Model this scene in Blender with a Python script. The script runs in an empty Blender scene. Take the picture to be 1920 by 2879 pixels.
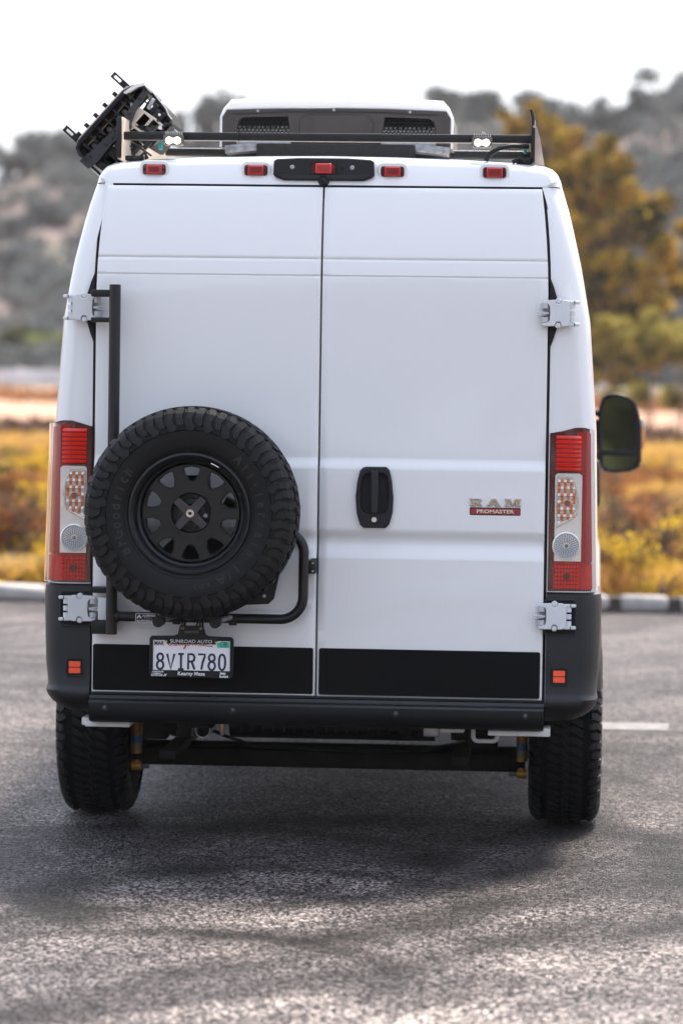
import bpy, bmesh, math, random
import numpy as np
from mathutils import Vector, Matrix, noise
R_ = math.radians
random.seed(7); rng = np.random.default_rng(11)
S = bpy.context.scene
COL = S.collection
# ------------------------------------------------------------------ camera
FPX = 9036.0
CAM = np.array([.86, -12., 1.73]); yaw, pit, roll = R_(3.74), R_(2.15), R_(.8)
_f = np.array([-math.sin(yaw)*math.cos(pit), math.cos(yaw)*math.cos(pit), -math.sin(pit)])
_r0 = np.array([math.cos(yaw), math.sin(yaw), 0]); _u0 = np.cross(_r0, _f)
_r = _r0*math.cos(roll)+_u0*math.sin(roll); _u = -_r0*math.sin(roll)+_u0*math.cos(roll)
def at(px, py, Y):
    d = _f*FPX+_r*(px-960)+_u*(1439.5-py); t = (Y-CAM[1])/d[1]; return CAM+d*t
cd = bpy.data.cameras.new('camera'); cam = bpy.data.objects.new('camera', cd); COL.objects.link(cam)
M = Matrix(((_r[0], _u[0], -_f[0], CAM[0]), (_r[1], _u[1], -_f[1], CAM[1]), (_r[2], _u[2], -_f[2], CAM[2]), (0, 0, 0, 1)))
cam.matrix_world = M
cd.sensor_fit = 'AUTO'; cd.sensor_width = 36; cd.lens = FPX/2879*36
cd.clip_start = .5; cd.clip_end = 3000
cd.dof.use_dof = True; cd.dof.focus_distance = 11.85; cd.dof.aperture_fstop = 2.2; cd.dof.aperture_blades = 9
S.camera = cam
# ------------------------------------------------------------------ sky, sun, exposure
SUN_EL, SUN_AZ = R_(60), R_(24)      # azimuth measured from +Y (ahead of the van) towards +X (right)
w = bpy.data.worlds.new('World'); S.world = w; w.use_nodes = True
nt = w.node_tree; bg = nt.nodes['Background']
sky = nt.nodes.new('ShaderNodeTexSky'); sky.sky_type = 'NISHITA'; sky.sun_disc = False
sky.sun_elevation = SUN_EL; sky.sun_rotation = SUN_AZ; sky.air_density = 1.2; sky.dust_density = 5; sky.ozone_density = 1.5
mx = nt.nodes.new('ShaderNodeMixRGB'); mx.inputs[0].default_value = .45; mx.inputs[2].default_value = (6.6, 7.1, 8.3, 1)
nt.links.new(sky.outputs[0], mx.inputs[1]); nt.links.new(mx.outputs[0], bg.inputs[0]); bg.inputs[1].default_value = .125
sd = bpy.data.lights.new('sun', 'SUN'); sd.energy = 3.8; sd.angle = R_(9); sd.color = (1, .90, .76)
so = bpy.data.objects.new('sun', sd); COL.objects.link(so)
sv = Vector((math.sin(SUN_AZ)*math.cos(SUN_EL), math.cos(SUN_AZ)*math.cos(SUN_EL), math.sin(SUN_EL)))
so.rotation_euler = sv.to_track_quat('Z', 'Y').to_euler(); so.location = (0, 0, 30)
vs = S.view_settings; vs.view_transform = 'Standard'; vs.look = 'None'; vs.gamma = 1; vs.use_curve_mapping = False
vs.exposure = 1.16
S.cycles.volume_bounces = 1; S.cycles.max_bounces = 10; S.cycles.transparent_max_bounces = 16
# ------------------------------------------------------------------ materials
MATS = {}
def mat(name, col=(.5, .5, .5), rough=.5, metal=0, var=0, vscale=8, bump=0, bscale=60, coat=0, spec=.5, emit=None, estr=0, alpha=None):
    if name in MATS: return MATS[name]
    m = bpy.data.materials.new(name); m.use_nodes = True; t = m.node_tree; b = t.nodes['Principled BSDF']
    b.inputs['Base Color'].default_value = (*col, 1); b.inputs['Roughness'].default_value = rough; b.inputs['Metallic'].default_value = metal
    b.inputs['Coat Weight'].default_value = coat; b.inputs['Coat Roughness'].default_value = .04; b.inputs['Specular IOR Level'].default_value = spec
    tc = t.nodes.new('ShaderNodeTexCoord')
    if var:
        n = t.nodes.new('ShaderNodeTexNoise'); n.inputs['Scale'].default_value = vscale; n.inputs['Detail'].default_value = 6
        t.links.new(tc.outputs['Object'], n.inputs['Vector'])
        cr = t.nodes.new('ShaderNodeValToRGB'); cr.color_ramp.elements[0].position = .3; cr.color_ramp.elements[1].position = .7
        cr.color_ramp.elements[0].color = (*[c*(1-var) for c in col], 1); cr.color_ramp.elements[1].color = (*[min(1, c*(1+var)) for c in col], 1)
        t.links.new(n.outputs[0], cr.inputs[0]); t.links.new(cr.outputs[0], b.inputs['Base Color'])
        mr = t.nodes.new('ShaderNodeMapRange'); mr.inputs[3].default_value = rough*.85; mr.inputs[4].default_value = min(1, rough*1.15)
        t.links.new(n.outputs[0], mr.inputs[0]); t.links.new(mr.outputs[0], b.inputs['Roughness'])
    if bump:
        n2 = t.nodes.new('ShaderNodeTexNoise'); n2.inputs['Scale'].default_value = bscale; n2.inputs['Detail'].default_value = 4
        t.links.new(tc.outputs['Object'], n2.inputs['Vector'])
        bp = t.nodes.new('ShaderNodeBump'); bp.inputs['Strength'].default_value = bump; bp.inputs['Distance'].default_value = .002
        t.links.new(n2.outputs[0], bp.inputs['Height']); t.links.new(bp.outputs[0], b.inputs['Normal'])
    if emit: b.inputs['Emission Color'].default_value = (*emit, 1); b.inputs['Emission Strength'].default_value = estr
    MATS[name] = m; return m
def clear_mat(name, tint, rough=.03, fac=.12):
    m = bpy.data.materials.new(name); m.use_nodes = True; t = m.node_tree; t.nodes.clear()
    o = t.nodes.new('ShaderNodeOutputMaterial'); tr = t.nodes.new('ShaderNodeBsdfTransparent'); tr.inputs[0].default_value = (*tint, 1)
    g = t.nodes.new('ShaderNodeBsdfGlossy'); g.inputs['Roughness'].default_value = rough
    fr = t.nodes.new('ShaderNodeFresnel'); fr.inputs[0].default_value = 1.25
    mm = t.nodes.new('ShaderNodeMixShader'); t.links.new(fr.outputs[0], mm.inputs[0]); t.links.new(tr.outputs[0], mm.inputs[1]); t.links.new(g.outputs[0], mm.inputs[2])
    t.links.new(mm.outputs[0], o.inputs[0]); MATS[name] = m; return m
paint = mat('white_paint', (.78, .78, .785), .22, coat=.8, bump=.04, bscale=2.5)
hwhite = mat('hinge_white', (.64, .65, .67), .42, var=.03, vscale=30)
frost = mat('white_frame_metal', (.72, .7, .68), .5, var=.1, vscale=20)
plast = mat('dark_plastic', (.010, .010, .012), .5, spec=.35, var=.12, vscale=20, bump=.5, bscale=700)
bplast = mat('bumper_plastic', (.009, .0095, .0115), .38, spec=.45, var=.1, vscale=6, bump=.6, bscale=600)
black = mat('black_satin', (.006, .006, .007), .42, spec=.35, var=.1, vscale=15)
tubem = mat('black_powder_coat', (.011, .010, .010), .36, spec=.4, var=.15, vscale=30, bump=.2, bscale=900)
film = mat('black_film', (.004, .004, .0045), .6, spec=.12, var=.08, vscale=10, bump=.2, bscale=800)
rubber = mat('tyre_rubber', (.0045, .0045, .005), .55, spec=.25, var=.25, vscale=14, bump=.4, bscale=350)
rubberd = mat('tyre_groove_rubber', (.004, .004, .0045), .85, spec=.2, var=.2, vscale=14)
rubt = mat('tyre_tread_rubber', (.0075, .0072, .0075), .52, spec=.3, var=.25, vscale=40, bump=.6, bscale=250)
rimm = mat('rim_black', (.007, .007, .008), .36, spec=.4, var=.12, vscale=20, bump=.15, bscale=900)
rimc = mat('rim_cap', (.04, .038, .04), .42, metal=.3, var=.1, vscale=30)
gapm = mat('gap_dark', (.006, .006, .007), .8)
red = mat('red_lens', (.52, .015, .009), .16, var=.1, vscale=30, coat=.6)
redd = mat('dark_red_lens', (.10, .006, .006), .18, var=.3, vscale=40, coat=.8)
redb = mat('red_fin', (.92, .035, .018), .3, coat=.3)
orange = mat('orange_prism', (.85, .24, .04), .2, coat=.5)
silver = mat('lamp_reflector', (.95, .93, .9), .15, metal=.35, var=.05, vscale=60, coat=.5)
silverd = mat('lamp_reflector_dark', (.50, .54, .60), .12, metal=.5)
retro = mat('reflector_orange_red', (.95, .10, .035), .3, var=.05, vscale=200)
chrome = mat('chrome', (.78, .76, .72), .14, metal=1)
gold = mat('gold_bolt', (.75, .55, .3), .3, metal=1)
steel = mat('bare_steel', (.42, .42, .43), .38, metal=.8, var=.2, vscale=40)
tape = mat('silver_tape', (.27, .27, .28), .34, metal=.65, var=.35, vscale=45, bump=1, bscale=120)
plate_w = mat('plate_white', (.90, .90, .91), .4)
inkb = mat('ink_navy', (.012, .016, .05), .5)
inkk = mat('ink_black', (.012, .012, .012), .5)
inkr = mat('ink_red', (.52, .02, .03), .5)
inkw = mat('ink_white', (.8, .8, .8), .5)
teal = mat('sticker_green', (.05, .6, .42), .4)
teal2 = mat('teal_trim', (.02, .42, .46), .5)
brown = mat('grille_shroud', (.034, .026, .025), .42, var=.2, vscale=12, bump=.5, bscale=500)
beige = mat('bare_bracket', (.55, .47, .40), .5, var=.15, vscale=20)
foam = mat('black_foam', (.018, .017, .016), .95, var=.4, vscale=90, bump=1, bscale=200)
bronze = mat('shock_bronze', (.50, .25, .045), .42, metal=.3, var=.25, vscale=25)
under = mat('underbody', (.016, .015, .014), .75, spec=.2, var=.5, vscale=12, bump=1, bscale=80)
glow = mat('led_glow', (1, 1, 1), .3, emit=(1, .97, .9), estr=2.2)
glassd = mat('mirror_glass', (.55, .58, .57), .02, metal=1)
winm = mat('window_dark', (.012, .014, .016), .06, coat=1)
amber = mat('amber_lens', (.85, .38, .15), .25)
stonew = mat('kerb_paint', (.36, .335, .32), .8, var=.22, vscale=7, bump=1, bscale=30)
clear = clear_mat('clear_lens', (.97, .97, .97))
# ------------------------------------------------------------------ mesh helpers
def link(name, me, m=None, parent=None, smooth=False):
    o = bpy.data.objects.new(name, me); COL.objects.link(o)
    if m is not None and len(me.materials) == 0: me.materials.append(m)
    if parent is not None: o.parent = parent
    if smooth: shade(me)
    return o
def shade(me, ang=35):
    me.polygons.foreach_set('use_smooth', [True]*len(me.polygons))
    try: me.set_sharp_from_angle(angle=R_(ang))
    except Exception: pass
def empty(name, loc=(0, 0, 0), parent=None):
    o = bpy.data.objects.new(name, None); COL.objects.link(o); o.location = loc; o.empty_display_size = .1
    if parent is not None: o.parent = parent
    return o
def tag(o, label=None, cat=None, group=None, kind=None):
    if label: o['label'] = label
    if cat: o['category'] = cat
    if group: o['group'] = group
    if kind: o['kind'] = kind
    return o
def mesh(verts, faces, name='m'):
    me = bpy.data.meshes.new(name); me.from_pydata([tuple(v) for v in verts], [], faces); me.update(); return me
def quads(V, name='m'):
    """V: (n,4,3) array of loose quads, built fast"""
    n = len(V); me = bpy.data.meshes.new(name)
    me.vertices.add(n*4); me.vertices.foreach_set('co', np.ascontiguousarray(V, dtype=np.float32).ravel())
    me.loops.add(n*4); me.loops.foreach_set('vertex_index', np.arange(n*4, dtype=np.int32))
    me.polygons.add(n); me.polygons.foreach_set('loop_start', np.arange(0, n*4, 4, dtype=np.int32)); me.update(calc_edges=True); me.validate(); return me
def bm_box(bm, c, s, rot=None, bev=0):
    r = bmesh.ops.create_cube(bm, size=1); vs_ = r['verts']
    bmesh.ops.scale(bm, vec=s, verts=vs_)
    if bev:
        es = list({e for v in vs_ for e in v.link_edges}); q = bmesh.ops.bevel(bm, geom=es, offset=bev, segments=2, affect='EDGES', profile=.5)
        vs_ = list({v for f in q['faces'] for v in f.verts} | {v for v in vs_ if v.is_valid})
        seen = set(vs_); st = list(vs_)
        while st:
            v = st.pop()
            for e in v.link_edges:
                o = e.other_vert(v)
                if o not in seen: seen.add(o); st.append(o)
        vs_ = list(seen)
    if rot is not None: bmesh.ops.rotate(bm, cent=(0, 0, 0), matrix=rot, verts=vs_)
    bmesh.ops.translate(bm, vec=c, verts=vs_)
def bm_cyl(bm, c, r, h, axis='Y', seg=20, r2=None):
    rot = {'Z': Matrix.Identity(4), 'Y': Matrix.Rotation(R_(90), 4, 'X'), 'X': Matrix.Rotation(R_(90), 4, 'Y')}[axis]
    bmesh.ops.create_cone(bm, cap_ends=True, segments=seg, radius1=r, radius2=r if r2 is None else r2, depth=h, matrix=Matrix.Translation(c) @ rot)
def fin(bm, name, m, parent=None, smooth=True, ang=35):
    me = bpy.data.meshes.new(name); bm.to_mesh(me); bm.free(); return link(name, me, m, parent, False) if not smooth else link(name, me, m, parent, True)
def box(name, c, s, m, parent=None, bev=.003, rot=None):
    bm = bmesh.new(); bm_box(bm, c, s, rot, min(bev, min(s)*.45)); return fin(bm, name, m, parent)
def cyl(name, c, r, h, m, parent=None, axis='Y', seg=24, r2=None):
    bm = bmesh.new(); bm_cyl(bm, c, r, h, axis, seg, r2); return fin(bm, name, m, parent)
def curve_mesh(cu):
    o = bpy.data.objects.new('tmp', cu); COL.objects.link(o)
    bpy.context.view_layer.update(); dg = bpy.context.evaluated_depsgraph_get()
    me = bpy.data.meshes.new_from_object(o.evaluated_get(dg)); bpy.data.objects.remove(o); bpy.data.curves.remove(cu); me.materials.clear(); return me
RX = Matrix.Rotation(R_(90), 4, 'X')
def rrect(x0, z0, x1, z1, r=.01, n=5):
    p = []
    for cx, cz, a in ((x1-r, z1-r, 0), (x0+r, z1-r, 90), (x0+r, z0+r, 180), (x1-r, z0+r, 270)):
        for i in range(n+1):
            t = R_(a+90*i/n); p.append((cx+r*math.cos(t), cz+r*math.sin(t)))
    return p
def circ(cx, cz, r, n=24): return [(cx+r*math.cos(2*math.pi*i/n), cz+r*math.sin(2*math.pi*i/n)) for i in range(n)]
def plate(name, outs, y, th, m, parent=None, bev=.0, ry=0, smooth=True):
    """flat plate from 2D outlines (X,Z), first outline with holes after; front face at Y=y, back at y+th"""
    cu = bpy.data.curves.new('c', 'CURVE'); cu.dimensions = '2D'; cu.fill_mode = 'BOTH'; cu.extrude = max(th/2-bev, 1e-5); cu.bevel_depth = bev; cu.bevel_resolution = 2
    if bev: cu.offset = -bev
    for o in outs:
        s = cu.splines.new('POLY'); s.points.add(len(o)-1); s.use_cyclic_u = True
        for i, (a, b) in enumerate(o): s.points[i].co = (a, b, 0, 1)
    me = curve_mesh(cu); me.transform(Matrix.Translation((0, y+th/2, 0)) @ RX)
    return link(name, me, m, parent, smooth)
def tube(name, pts, r, m, parent=None, res=6, cyclic=False, flat=None):
    cu = bpy.data.curves.new('c', 'CURVE'); cu.dimensions = '3D'; cu.bevel_depth = 1 if not isinstance(r, (int, float)) else r; cu.bevel_resolution = res; cu.use_fill_caps = True
    s = cu.splines.new('POLY'); s.points.add(len(pts)-1); s.use_cyclic_u = cyclic
    for i, p in enumerate(pts):
        s.points[i].co = (*p, 1)
        if not isinstance(r, (int, float)): s.points[i].radius = r[i]
    me = curve_mesh(cu)
    if flat is not None:
        y0 = pts[0][1]; me.transform(Matrix.Translation((0, y0, 0)) @ Matrix.Scale(flat, 4, (0, 1, 0)) @ Matrix.Translation((0, -y0, 0)))
    return link(name, me, m, parent, True)
def text(name, body, x, z, size, m, parent=None, y=0, th=.0006, bold=0, sx=1, shear=0, align='CENTER', space=1, xf=None):
    cu = bpy.data.curves.new('t', 'FONT'); cu.body = body; cu.size = size; cu.extrude = th/2; cu.offset = bold; cu.shear = shear
    cu.align_x = align; cu.align_y = 'CENTER'; cu.space_character = space; cu.resolution_u = 3
    me = curve_mesh(cu)
    mm = Matrix.Translation((x, y, z)) @ RX @ Matrix.Diagonal((sx, 1, 1, 1))
    if xf is not None: mm = xf @ RX @ Matrix.Diagonal((sx, 1, 1, 1))
    me.transform(mm); return link(name, me, m, parent)
def revolve(name, prof, m, parent=None, c=(0, 0, 0), seg=72, closed=False):
    """prof: (r, y) around the Y axis"""
    n = len(prof); V = []; F = []
    for k in range(seg):
        a = 2*math.pi*k/seg
        for r, y in prof: V.append((c[0]+r*math.cos(a), c[1]+y, c[2]+r*math.sin(a)))
    for k in range(seg):
        q = (k+1) % seg
        for i in range(n if closed else n-1):
            j = (i+1) % n; F.append((k*n+i, k*n+j, q*n+j, q*n+i))
    me = mesh(V, F, name); bm = bmesh.new(); bm.from_mesh(me); bmesh.ops.recalc_face_normals(bm, faces=bm.faces); bm.to_mesh(me); bm.free()
    return link(name, me, m, parent, True)
def slab(name, A, B, m, parent=None, ang=40):
    """solid between two point grids A (outer) and B (inner), both [i][j]"""
    ni, nj = len(A), len(A[0]); V = [p for r in A for p in r]+[p for r in B for p in r]; o = ni*nj; F = []
    for i in range(ni-1):
        for j in range(nj-1):
            a, b, c_, d = i*nj+j, i*nj+j+1, (i+1)*nj+j+1, (i+1)*nj+j; F.append((a, b, c_, d)); F.append((o+d, o+c_, o+b, o+a))
    for i in range(ni-1):
        for j in (0, nj-1): a, d = i*nj+j, (i+1)*nj+j; F.append((a, d, o+d, o+a))
    for j in range(nj-1):
        for i in (0, ni-1): a, b = i*nj+j, i*nj+j+1; F.append((a, b, o+b, o+a))
    me = mesh(V, F, name); bm = bmesh.new(); bm.from_mesh(me); bmesh.ops.recalc_face_normals(bm, faces=bm.faces); bm.to_mesh(me); bm.free()
    o_ = link(name, me, m, parent, False); shade(me, ang); return o_

# ================================================================== SETTING
def ground_mat():
    m = bpy.data.materials.new('asphalt'); m.use_nodes = True; t = m.node_tree; b = t.nodes['Principled BSDF']; L = t.links.new
    tc = t.nodes.new('ShaderNodeTexCoord'); N = t.nodes.new
    def ns(sc, det=3, dist=0):
        n = N('ShaderNodeTexNoise'); n.inputs['Scale'].default_value = sc; n.inputs['Detail'].default_value = det; n.inputs['Distortion'].default_value = dist; L(tc.outputs['Object'], n.inputs['Vector']); return n
    def ramp(src, p0, c0, p1, c1):
        r = N('ShaderNodeValToRGB'); e = r.color_ramp.elements; e[0].position = p0; e[0].color = (*c0, 1); e[1].position = p1; e[1].color = (*c1, 1); L(src, r.inputs[0]); return r
    def mix(kind, fac, a, b_):
        q = N('ShaderNodeMixRGB'); q.blend_type = kind
        if isinstance(fac, float): q.inputs[0].default_value = fac
        else: L(fac, q.inputs[0])
        L(a, q.inputs[1])
        if isinstance(b_, tuple): q.inputs[2].default_value = (*b_, 1)
        else: L(b_, q.inputs[2])
        return q
    vo = N('ShaderNodeTexVoronoi'); vo.inputs['Scale'].default_value = 108; L(tc.outputs['Object'], vo.inputs['Vector'])
    sep = N('ShaderNodeSeparateColor'); L(vo.outputs['Color'], sep.inputs[0])
    grain = ramp(sep.outputs[0], .26, (.010, .010, .013), .96, (.84, .755, .715))
    e = grain.color_ramp.elements.new(.62); e.color = (.205, .188, .190, 1)
    big = ramp(ns(.55, 5, .4).outputs[0], .38, (.62, .62, .64), .62, (1.15, 1.13, 1.1))
    c1 = mix('MULTIPLY', 1.0, grain.outputs[0], big.outputs[0])
    med = ramp(ns(6, 4).outputs[0], .35, (.8, .8, .8), .65, (1.1, 1.1, 1.1)); c2 = mix('MULTIPLY', .8, c1.outputs[0], med.outputs[0])
    mpS = N('ShaderNodeMapping'); mpS.vector_type = 'TEXTURE'; mpS.inputs['Rotation'].default_value = (0, 0, R_(57)); mpS.inputs['Scale'].default_value = (3.4, .75, 1); L(tc.outputs['Object'], mpS.inputs['Vector'])
    nS = N('ShaderNodeTexNoise'); nS.inputs['Scale'].default_value = 1.1; nS.inputs['Detail'].default_value = 4; nS.inputs['Distortion'].default_value = 1.6; L(mpS.outputs[0], nS.inputs['Vector'])
    swirl = ramp(nS.outputs[0], .38, (.50, .49, .52), .58, (1.35, 1.31, 1.27)); c2 = mix('MULTIPLY', .6, c2.outputs[0], swirl.outputs[0])
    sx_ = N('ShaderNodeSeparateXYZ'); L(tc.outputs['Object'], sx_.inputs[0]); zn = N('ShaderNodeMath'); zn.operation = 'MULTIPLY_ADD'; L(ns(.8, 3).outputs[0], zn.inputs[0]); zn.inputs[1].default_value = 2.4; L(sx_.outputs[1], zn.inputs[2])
    zr_ = N('ShaderNodeMapRange'); zr_.inputs[1].default_value = -2.2; zr_.inputs[2].default_value = -.2; L(zn.outputs[0], zr_.inputs[0]); c2 = mix('MULTIPLY', zr_.outputs[0], c2.outputs[0], (.46, .46, .48))   # colour darkened from the van's rear onward, painting in part of its shadow
    # curved tyre marks
    last = c2
    def gp(px, py):
        d = _f*FPX+_r*(px-960)+_u*(1439.5-py); t_ = -CAM[2]/d[2]; q = CAM+d*t_; return complex(q[0], q[1])
    for (a_, b_, c_, wd, st) in (((100, 2545), (700, 2552), (1230, 2440), .10, .60), ((0, 2500), (420, 2335), (900, 2312), .20, .55), ((0, 2850), (700, 2705), (1500, 2430), .13, .50), ((500, 2810), (1200, 2700), (1900, 2490), .12, .45), ((1000, 2860), (1500, 2750), (1900, 2570), .10, .40),
                                 ((850, 2445), (1260, 2500), (900, 2630), .13, .60), ((600, 2335), (1200, 2300), (1800, 2345), .17, .60), ((0, 2310), (170, 2430), (0, 2600), .16, .50), ((1300, 2450), (1500, 2360), (1900, 2385), .22, .5), ((0, 1930), (100, 1925), (160, 1850), .12, .4), ((1690, 2100), (1800, 2120), (1920, 2105), .1, .4), ((0, 2400), (900, 2420), (1900, 2440), .30, .45), ((0, 2640), (400, 2620), (900, 2660), .07, .45)):
        A_, B_, C_ = gp(*a_), gp(*b_), gp(*c_); w_ = (C_-A_)/(B_-A_); cc = A_+(B_-A_)*(w_-abs(w_)**2)/(2j*w_.imag)*-1j if False else None
        ax, ay, bx_, by_, cx_, cy_ = A_.real, A_.imag, B_.real, B_.imag, C_.real, C_.imag; D_ = 2*(ax*(by_-cy_)+bx_*(cy_-ay)+cx_*(ay-by_))
        cx = ((ax*ax+ay*ay)*(by_-cy_)+(bx_*bx_+by_*by_)*(cy_-ay)+(cx_*cx_+cy_*cy_)*(ay-by_))/D_; cy = ((ax*ax+ay*ay)*(cx_-bx_)+(bx_*bx_+by_*by_)*(ax-cx_)+(cx_*cx_+cy_*cy_)*(bx_-ax))/D_; rad = math.hypot(ax-cx, ay-cy)
        mp = N('ShaderNodeMapping'); mp.inputs['Location'].default_value = (-cx, -cy, 0); L(tc.outputs['Object'], mp.inputs['Vector'])
        ln = N('ShaderNodeVectorMath'); ln.operation = 'LENGTH'; L(mp.outputs[0], ln.inputs[0])
        nz = ns(1.3, 3); ma = N('ShaderNodeMath'); ma.operation = 'MULTIPLY_ADD'; L(nz.outputs[0], ma.inputs[0]); ma.inputs[1].default_value = .12; L(ln.outputs['Value'], ma.inputs[2])
        su = N('ShaderNodeMath'); su.operation = 'SUBTRACT'; L(ma.outputs[0], su.inputs[0]); su.inputs[1].default_value = rad+.06
        ab = N('ShaderNodeMath'); ab.operation = 'ABSOLUTE'; L(su.outputs[0], ab.inputs[0])
        mr = N('ShaderNodeMapRange'); mr.interpolation_type = 'SMOOTHSTEP'; mr.inputs[1].default_value = 0; mr.inputs[2].default_value = wd*1.7; mr.inputs[3].default_value = min(.85, st*1.45); mr.inputs[4].default_value = 0; L(ab.outputs[0], mr.inputs[0])
        br = ramp(ns(1.6, 3).outputs[0], .3, (.1, .1, .1), .5, (1, 1, 1)); mu = N('ShaderNodeMath'); mu.operation = 'MULTIPLY'; L(mr.outputs[0], mu.inputs[0]); L(br.outputs[0], mu.inputs[1])
        last = mix('MULTIPLY', mu.outputs[0], last.outputs[0], (.30, .30, .32))
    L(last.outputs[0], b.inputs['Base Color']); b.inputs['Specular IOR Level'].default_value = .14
    rr = N('ShaderNodeMapRange'); rr.inputs[3].default_value = .42; rr.inputs[4].default_value = .72; L(sep.outputs[1], rr.inputs[0]); L(rr.outputs[0], b.inputs['Roughness'])
    hm = N('ShaderNodeMath'); hm.operation = 'MULTIPLY_ADD'; L(sep.outputs[2], hm.inputs[0]); hm.inputs[1].default_value = .5
    sub = N('ShaderNodeMath'); sub.operation = 'SUBTRACT'; sub.inputs[0].default_value = 1; L(vo.outputs['Distance'], sub.inputs[1]); L(sub.outputs[0], hm.inputs[2])
    bp = N('ShaderNodeBump'); bp.inputs['Strength'].default_value = 1; bp.inputs['Distance'].default_value = .008; L(hm.outputs[0], bp.inputs['Height'])
    bp2 = N('ShaderNodeBump'); bp2.inputs['Strength'].default_value = .4; bp2.inputs['Distance'].default_value = .02; L(ns(9, 4).outputs[0], bp2.inputs['Height']); L(bp.outputs[0], bp2.inputs['Normal'])
    L(bp2.outputs[0], b.inputs['Normal']); return m
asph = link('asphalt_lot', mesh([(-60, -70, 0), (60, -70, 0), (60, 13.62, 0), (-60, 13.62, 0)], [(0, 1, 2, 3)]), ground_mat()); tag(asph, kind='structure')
def soil_mat(name, cols, scale):
    m = bpy.data.materials.new(name); m.use_nodes = True; t = m.node_tree; b = t.nodes['Principled BSDF']; b.inputs['Roughness'].default_value = .95; b.inputs['Specular IOR Level'].default_value = .1
    tc = t.nodes.new('ShaderNodeTexCoord'); n = t.nodes.new('ShaderNodeTexNoise'); n.inputs['Scale'].default_value = scale; n.inputs['Detail'].default_value = 7; n.inputs['Roughness'].default_value = .62
    t.links.new(tc.outputs['Object'], n.inputs['Vector']); r = t.nodes.new('ShaderNodeValToRGB'); el = r.color_ramp.elements
    while len(el) < len(cols): el.new(.5)
    for i, c in enumerate(cols): el[i].position = .3+.4*i/(len(cols)-1); el[i].color = (*c, 1)
    t.links.new(n.outputs[0], r.inputs[0]); t.links.new(r.outputs[0], b.inputs['Base Color']); return m
tag(link('dry_field', mesh([(-400, 13.63, -.02), (400, 13.63, -.02), (400, 900, -.02), (-400, 900, -.02)], [(0, 1, 2, 3)]), soil_mat('field_soil', [(.16, .09, .045), (.28, .17, .08), (.42, .27, .13)], .25)), kind='structure')
tag(link('dry_verge', mesh([(-60, 13.9, -.01), (60, 13.9, -.01), (60, 15.0, .02), (-60, 15.0, .02)], [(0, 1, 2, 3)]), soil_mat('sandy_verge', [(.40, .28, .16), (.52, .40, .26), (.58, .48, .34)], 2.5)), kind='structure')
tag(link('lot_line', mesh([(1.02, 4.6, .004), (1.47, 4.62, .004), (1.50, 4.98, .004), (1.02, 4.96, .004)], [(0, 1, 2, 3)]), mat('lot_paint', (.17, .17, .175), .75, var=.4, vscale=14)), kind='structure')
# kerb: painted stones with dark joints
kerb = tag(link('kerb', mesh([(-30, 13.6, -.05), (30, 13.6, -.05), (30, 13.88, -.05), (-30, 13.88, -.05), (-30, 13.63, .12), (30, 13.63, .12), (30, 13.88, .12), (-30, 13.88, .12)], [(0, 1, 5, 4), (4, 5, 6, 7), (2, 3, 7, 6)]), mat('kerb_dark', (.045, .035, .03), .95, var=.3, vscale=9, bump=1, bscale=40)), kind='structure')
kms = []
for v in range(5):
    bm = bmesh.new(); bm_box(bm, (0, 0, 0), (.385 if v else .42, .24, .13), bev=.045)
    for q in bm.verts: q.co += Vector(noise.noise_vector(q.co*9+Vector((v*7, 0, 0))))*.022
    me = bpy.data.meshes.new('kerb_stone'); bm.to_mesh(me); bm.free(); shade(me, 60); me.materials.append(stonew); kms.append(me)
x = -11
while x < 9:
    k = random.randrange(5); st = link('kerb_stone', kms[k], parent=kerb); st.location = (x, 13.70+random.uniform(-.01, .01), .075+random.uniform(-.008, .008)); st.rotation_euler = (0, R_(random.uniform(-1.5, 1.5)), R_(random.uniform(-2, 2)))
    if x < -1.5: st.scale = (1.75, 1, 1); x += .75
    else: x += .475
# ---- foliage
def leaf_mat(name, cols, transl=.45, lscale=.9):
    m = bpy.data.materials.new(name); m.use_nodes = True; t = m.node_tree; t.nodes.clear(); L = t.links.new
    o = t.nodes.new('ShaderNodeOutputMaterial'); g = t.nodes.new('ShaderNodeNewGeometry'); r = t.nodes.new('ShaderNodeValToRGB'); el = r.color_ramp.elements
    tc = t.nodes.new('ShaderNodeTexCoord'); n = t.nodes.new('ShaderNodeTexNoise'); n.inputs['Scale'].default_value = lscale; n.inputs['Detail'].default_value = 2; L(tc.outputs['Object'], n.inputs['Vector'])
    a = t.nodes.new('ShaderNodeMath'); a.operation = 'MULTIPLY_ADD'; L(n.outputs[0], a.inputs[0]); a.inputs[1].default_value = 2.5; a.inputs[2].default_value = -1.0
    c = t.nodes.new('ShaderNodeMath'); c.operation = 'MULTIPLY_ADD'; L(g.outputs['Random Per Island'], c.inputs[0]); c.inputs[1].default_value = .5; L(a.outputs[0], c.inputs[2])
    while len(el) < len(cols): el.new(.5)
    for i, q in enumerate(cols): el[i].position = i/(len(cols)-1); el[i].color = (*q, 1)
    L(c.outputs[0], r.inputs[0])
    d = t.nodes.new('ShaderNodeBsdfDiffuse'); tr = t.nodes.new('ShaderNodeBsdfTranslucent'); L(r.outputs[0], d.inputs[0]); L(r.outputs[0], tr.inputs[0])
    mm = t.nodes.new('ShaderNodeMixShader'); mm.inputs[0].default_value = transl; L(d.outputs[0], mm.inputs[1]); L(tr.outputs[0], mm.inputs[2]); L(mm.outputs[0], o.inputs[0]); return m
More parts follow.
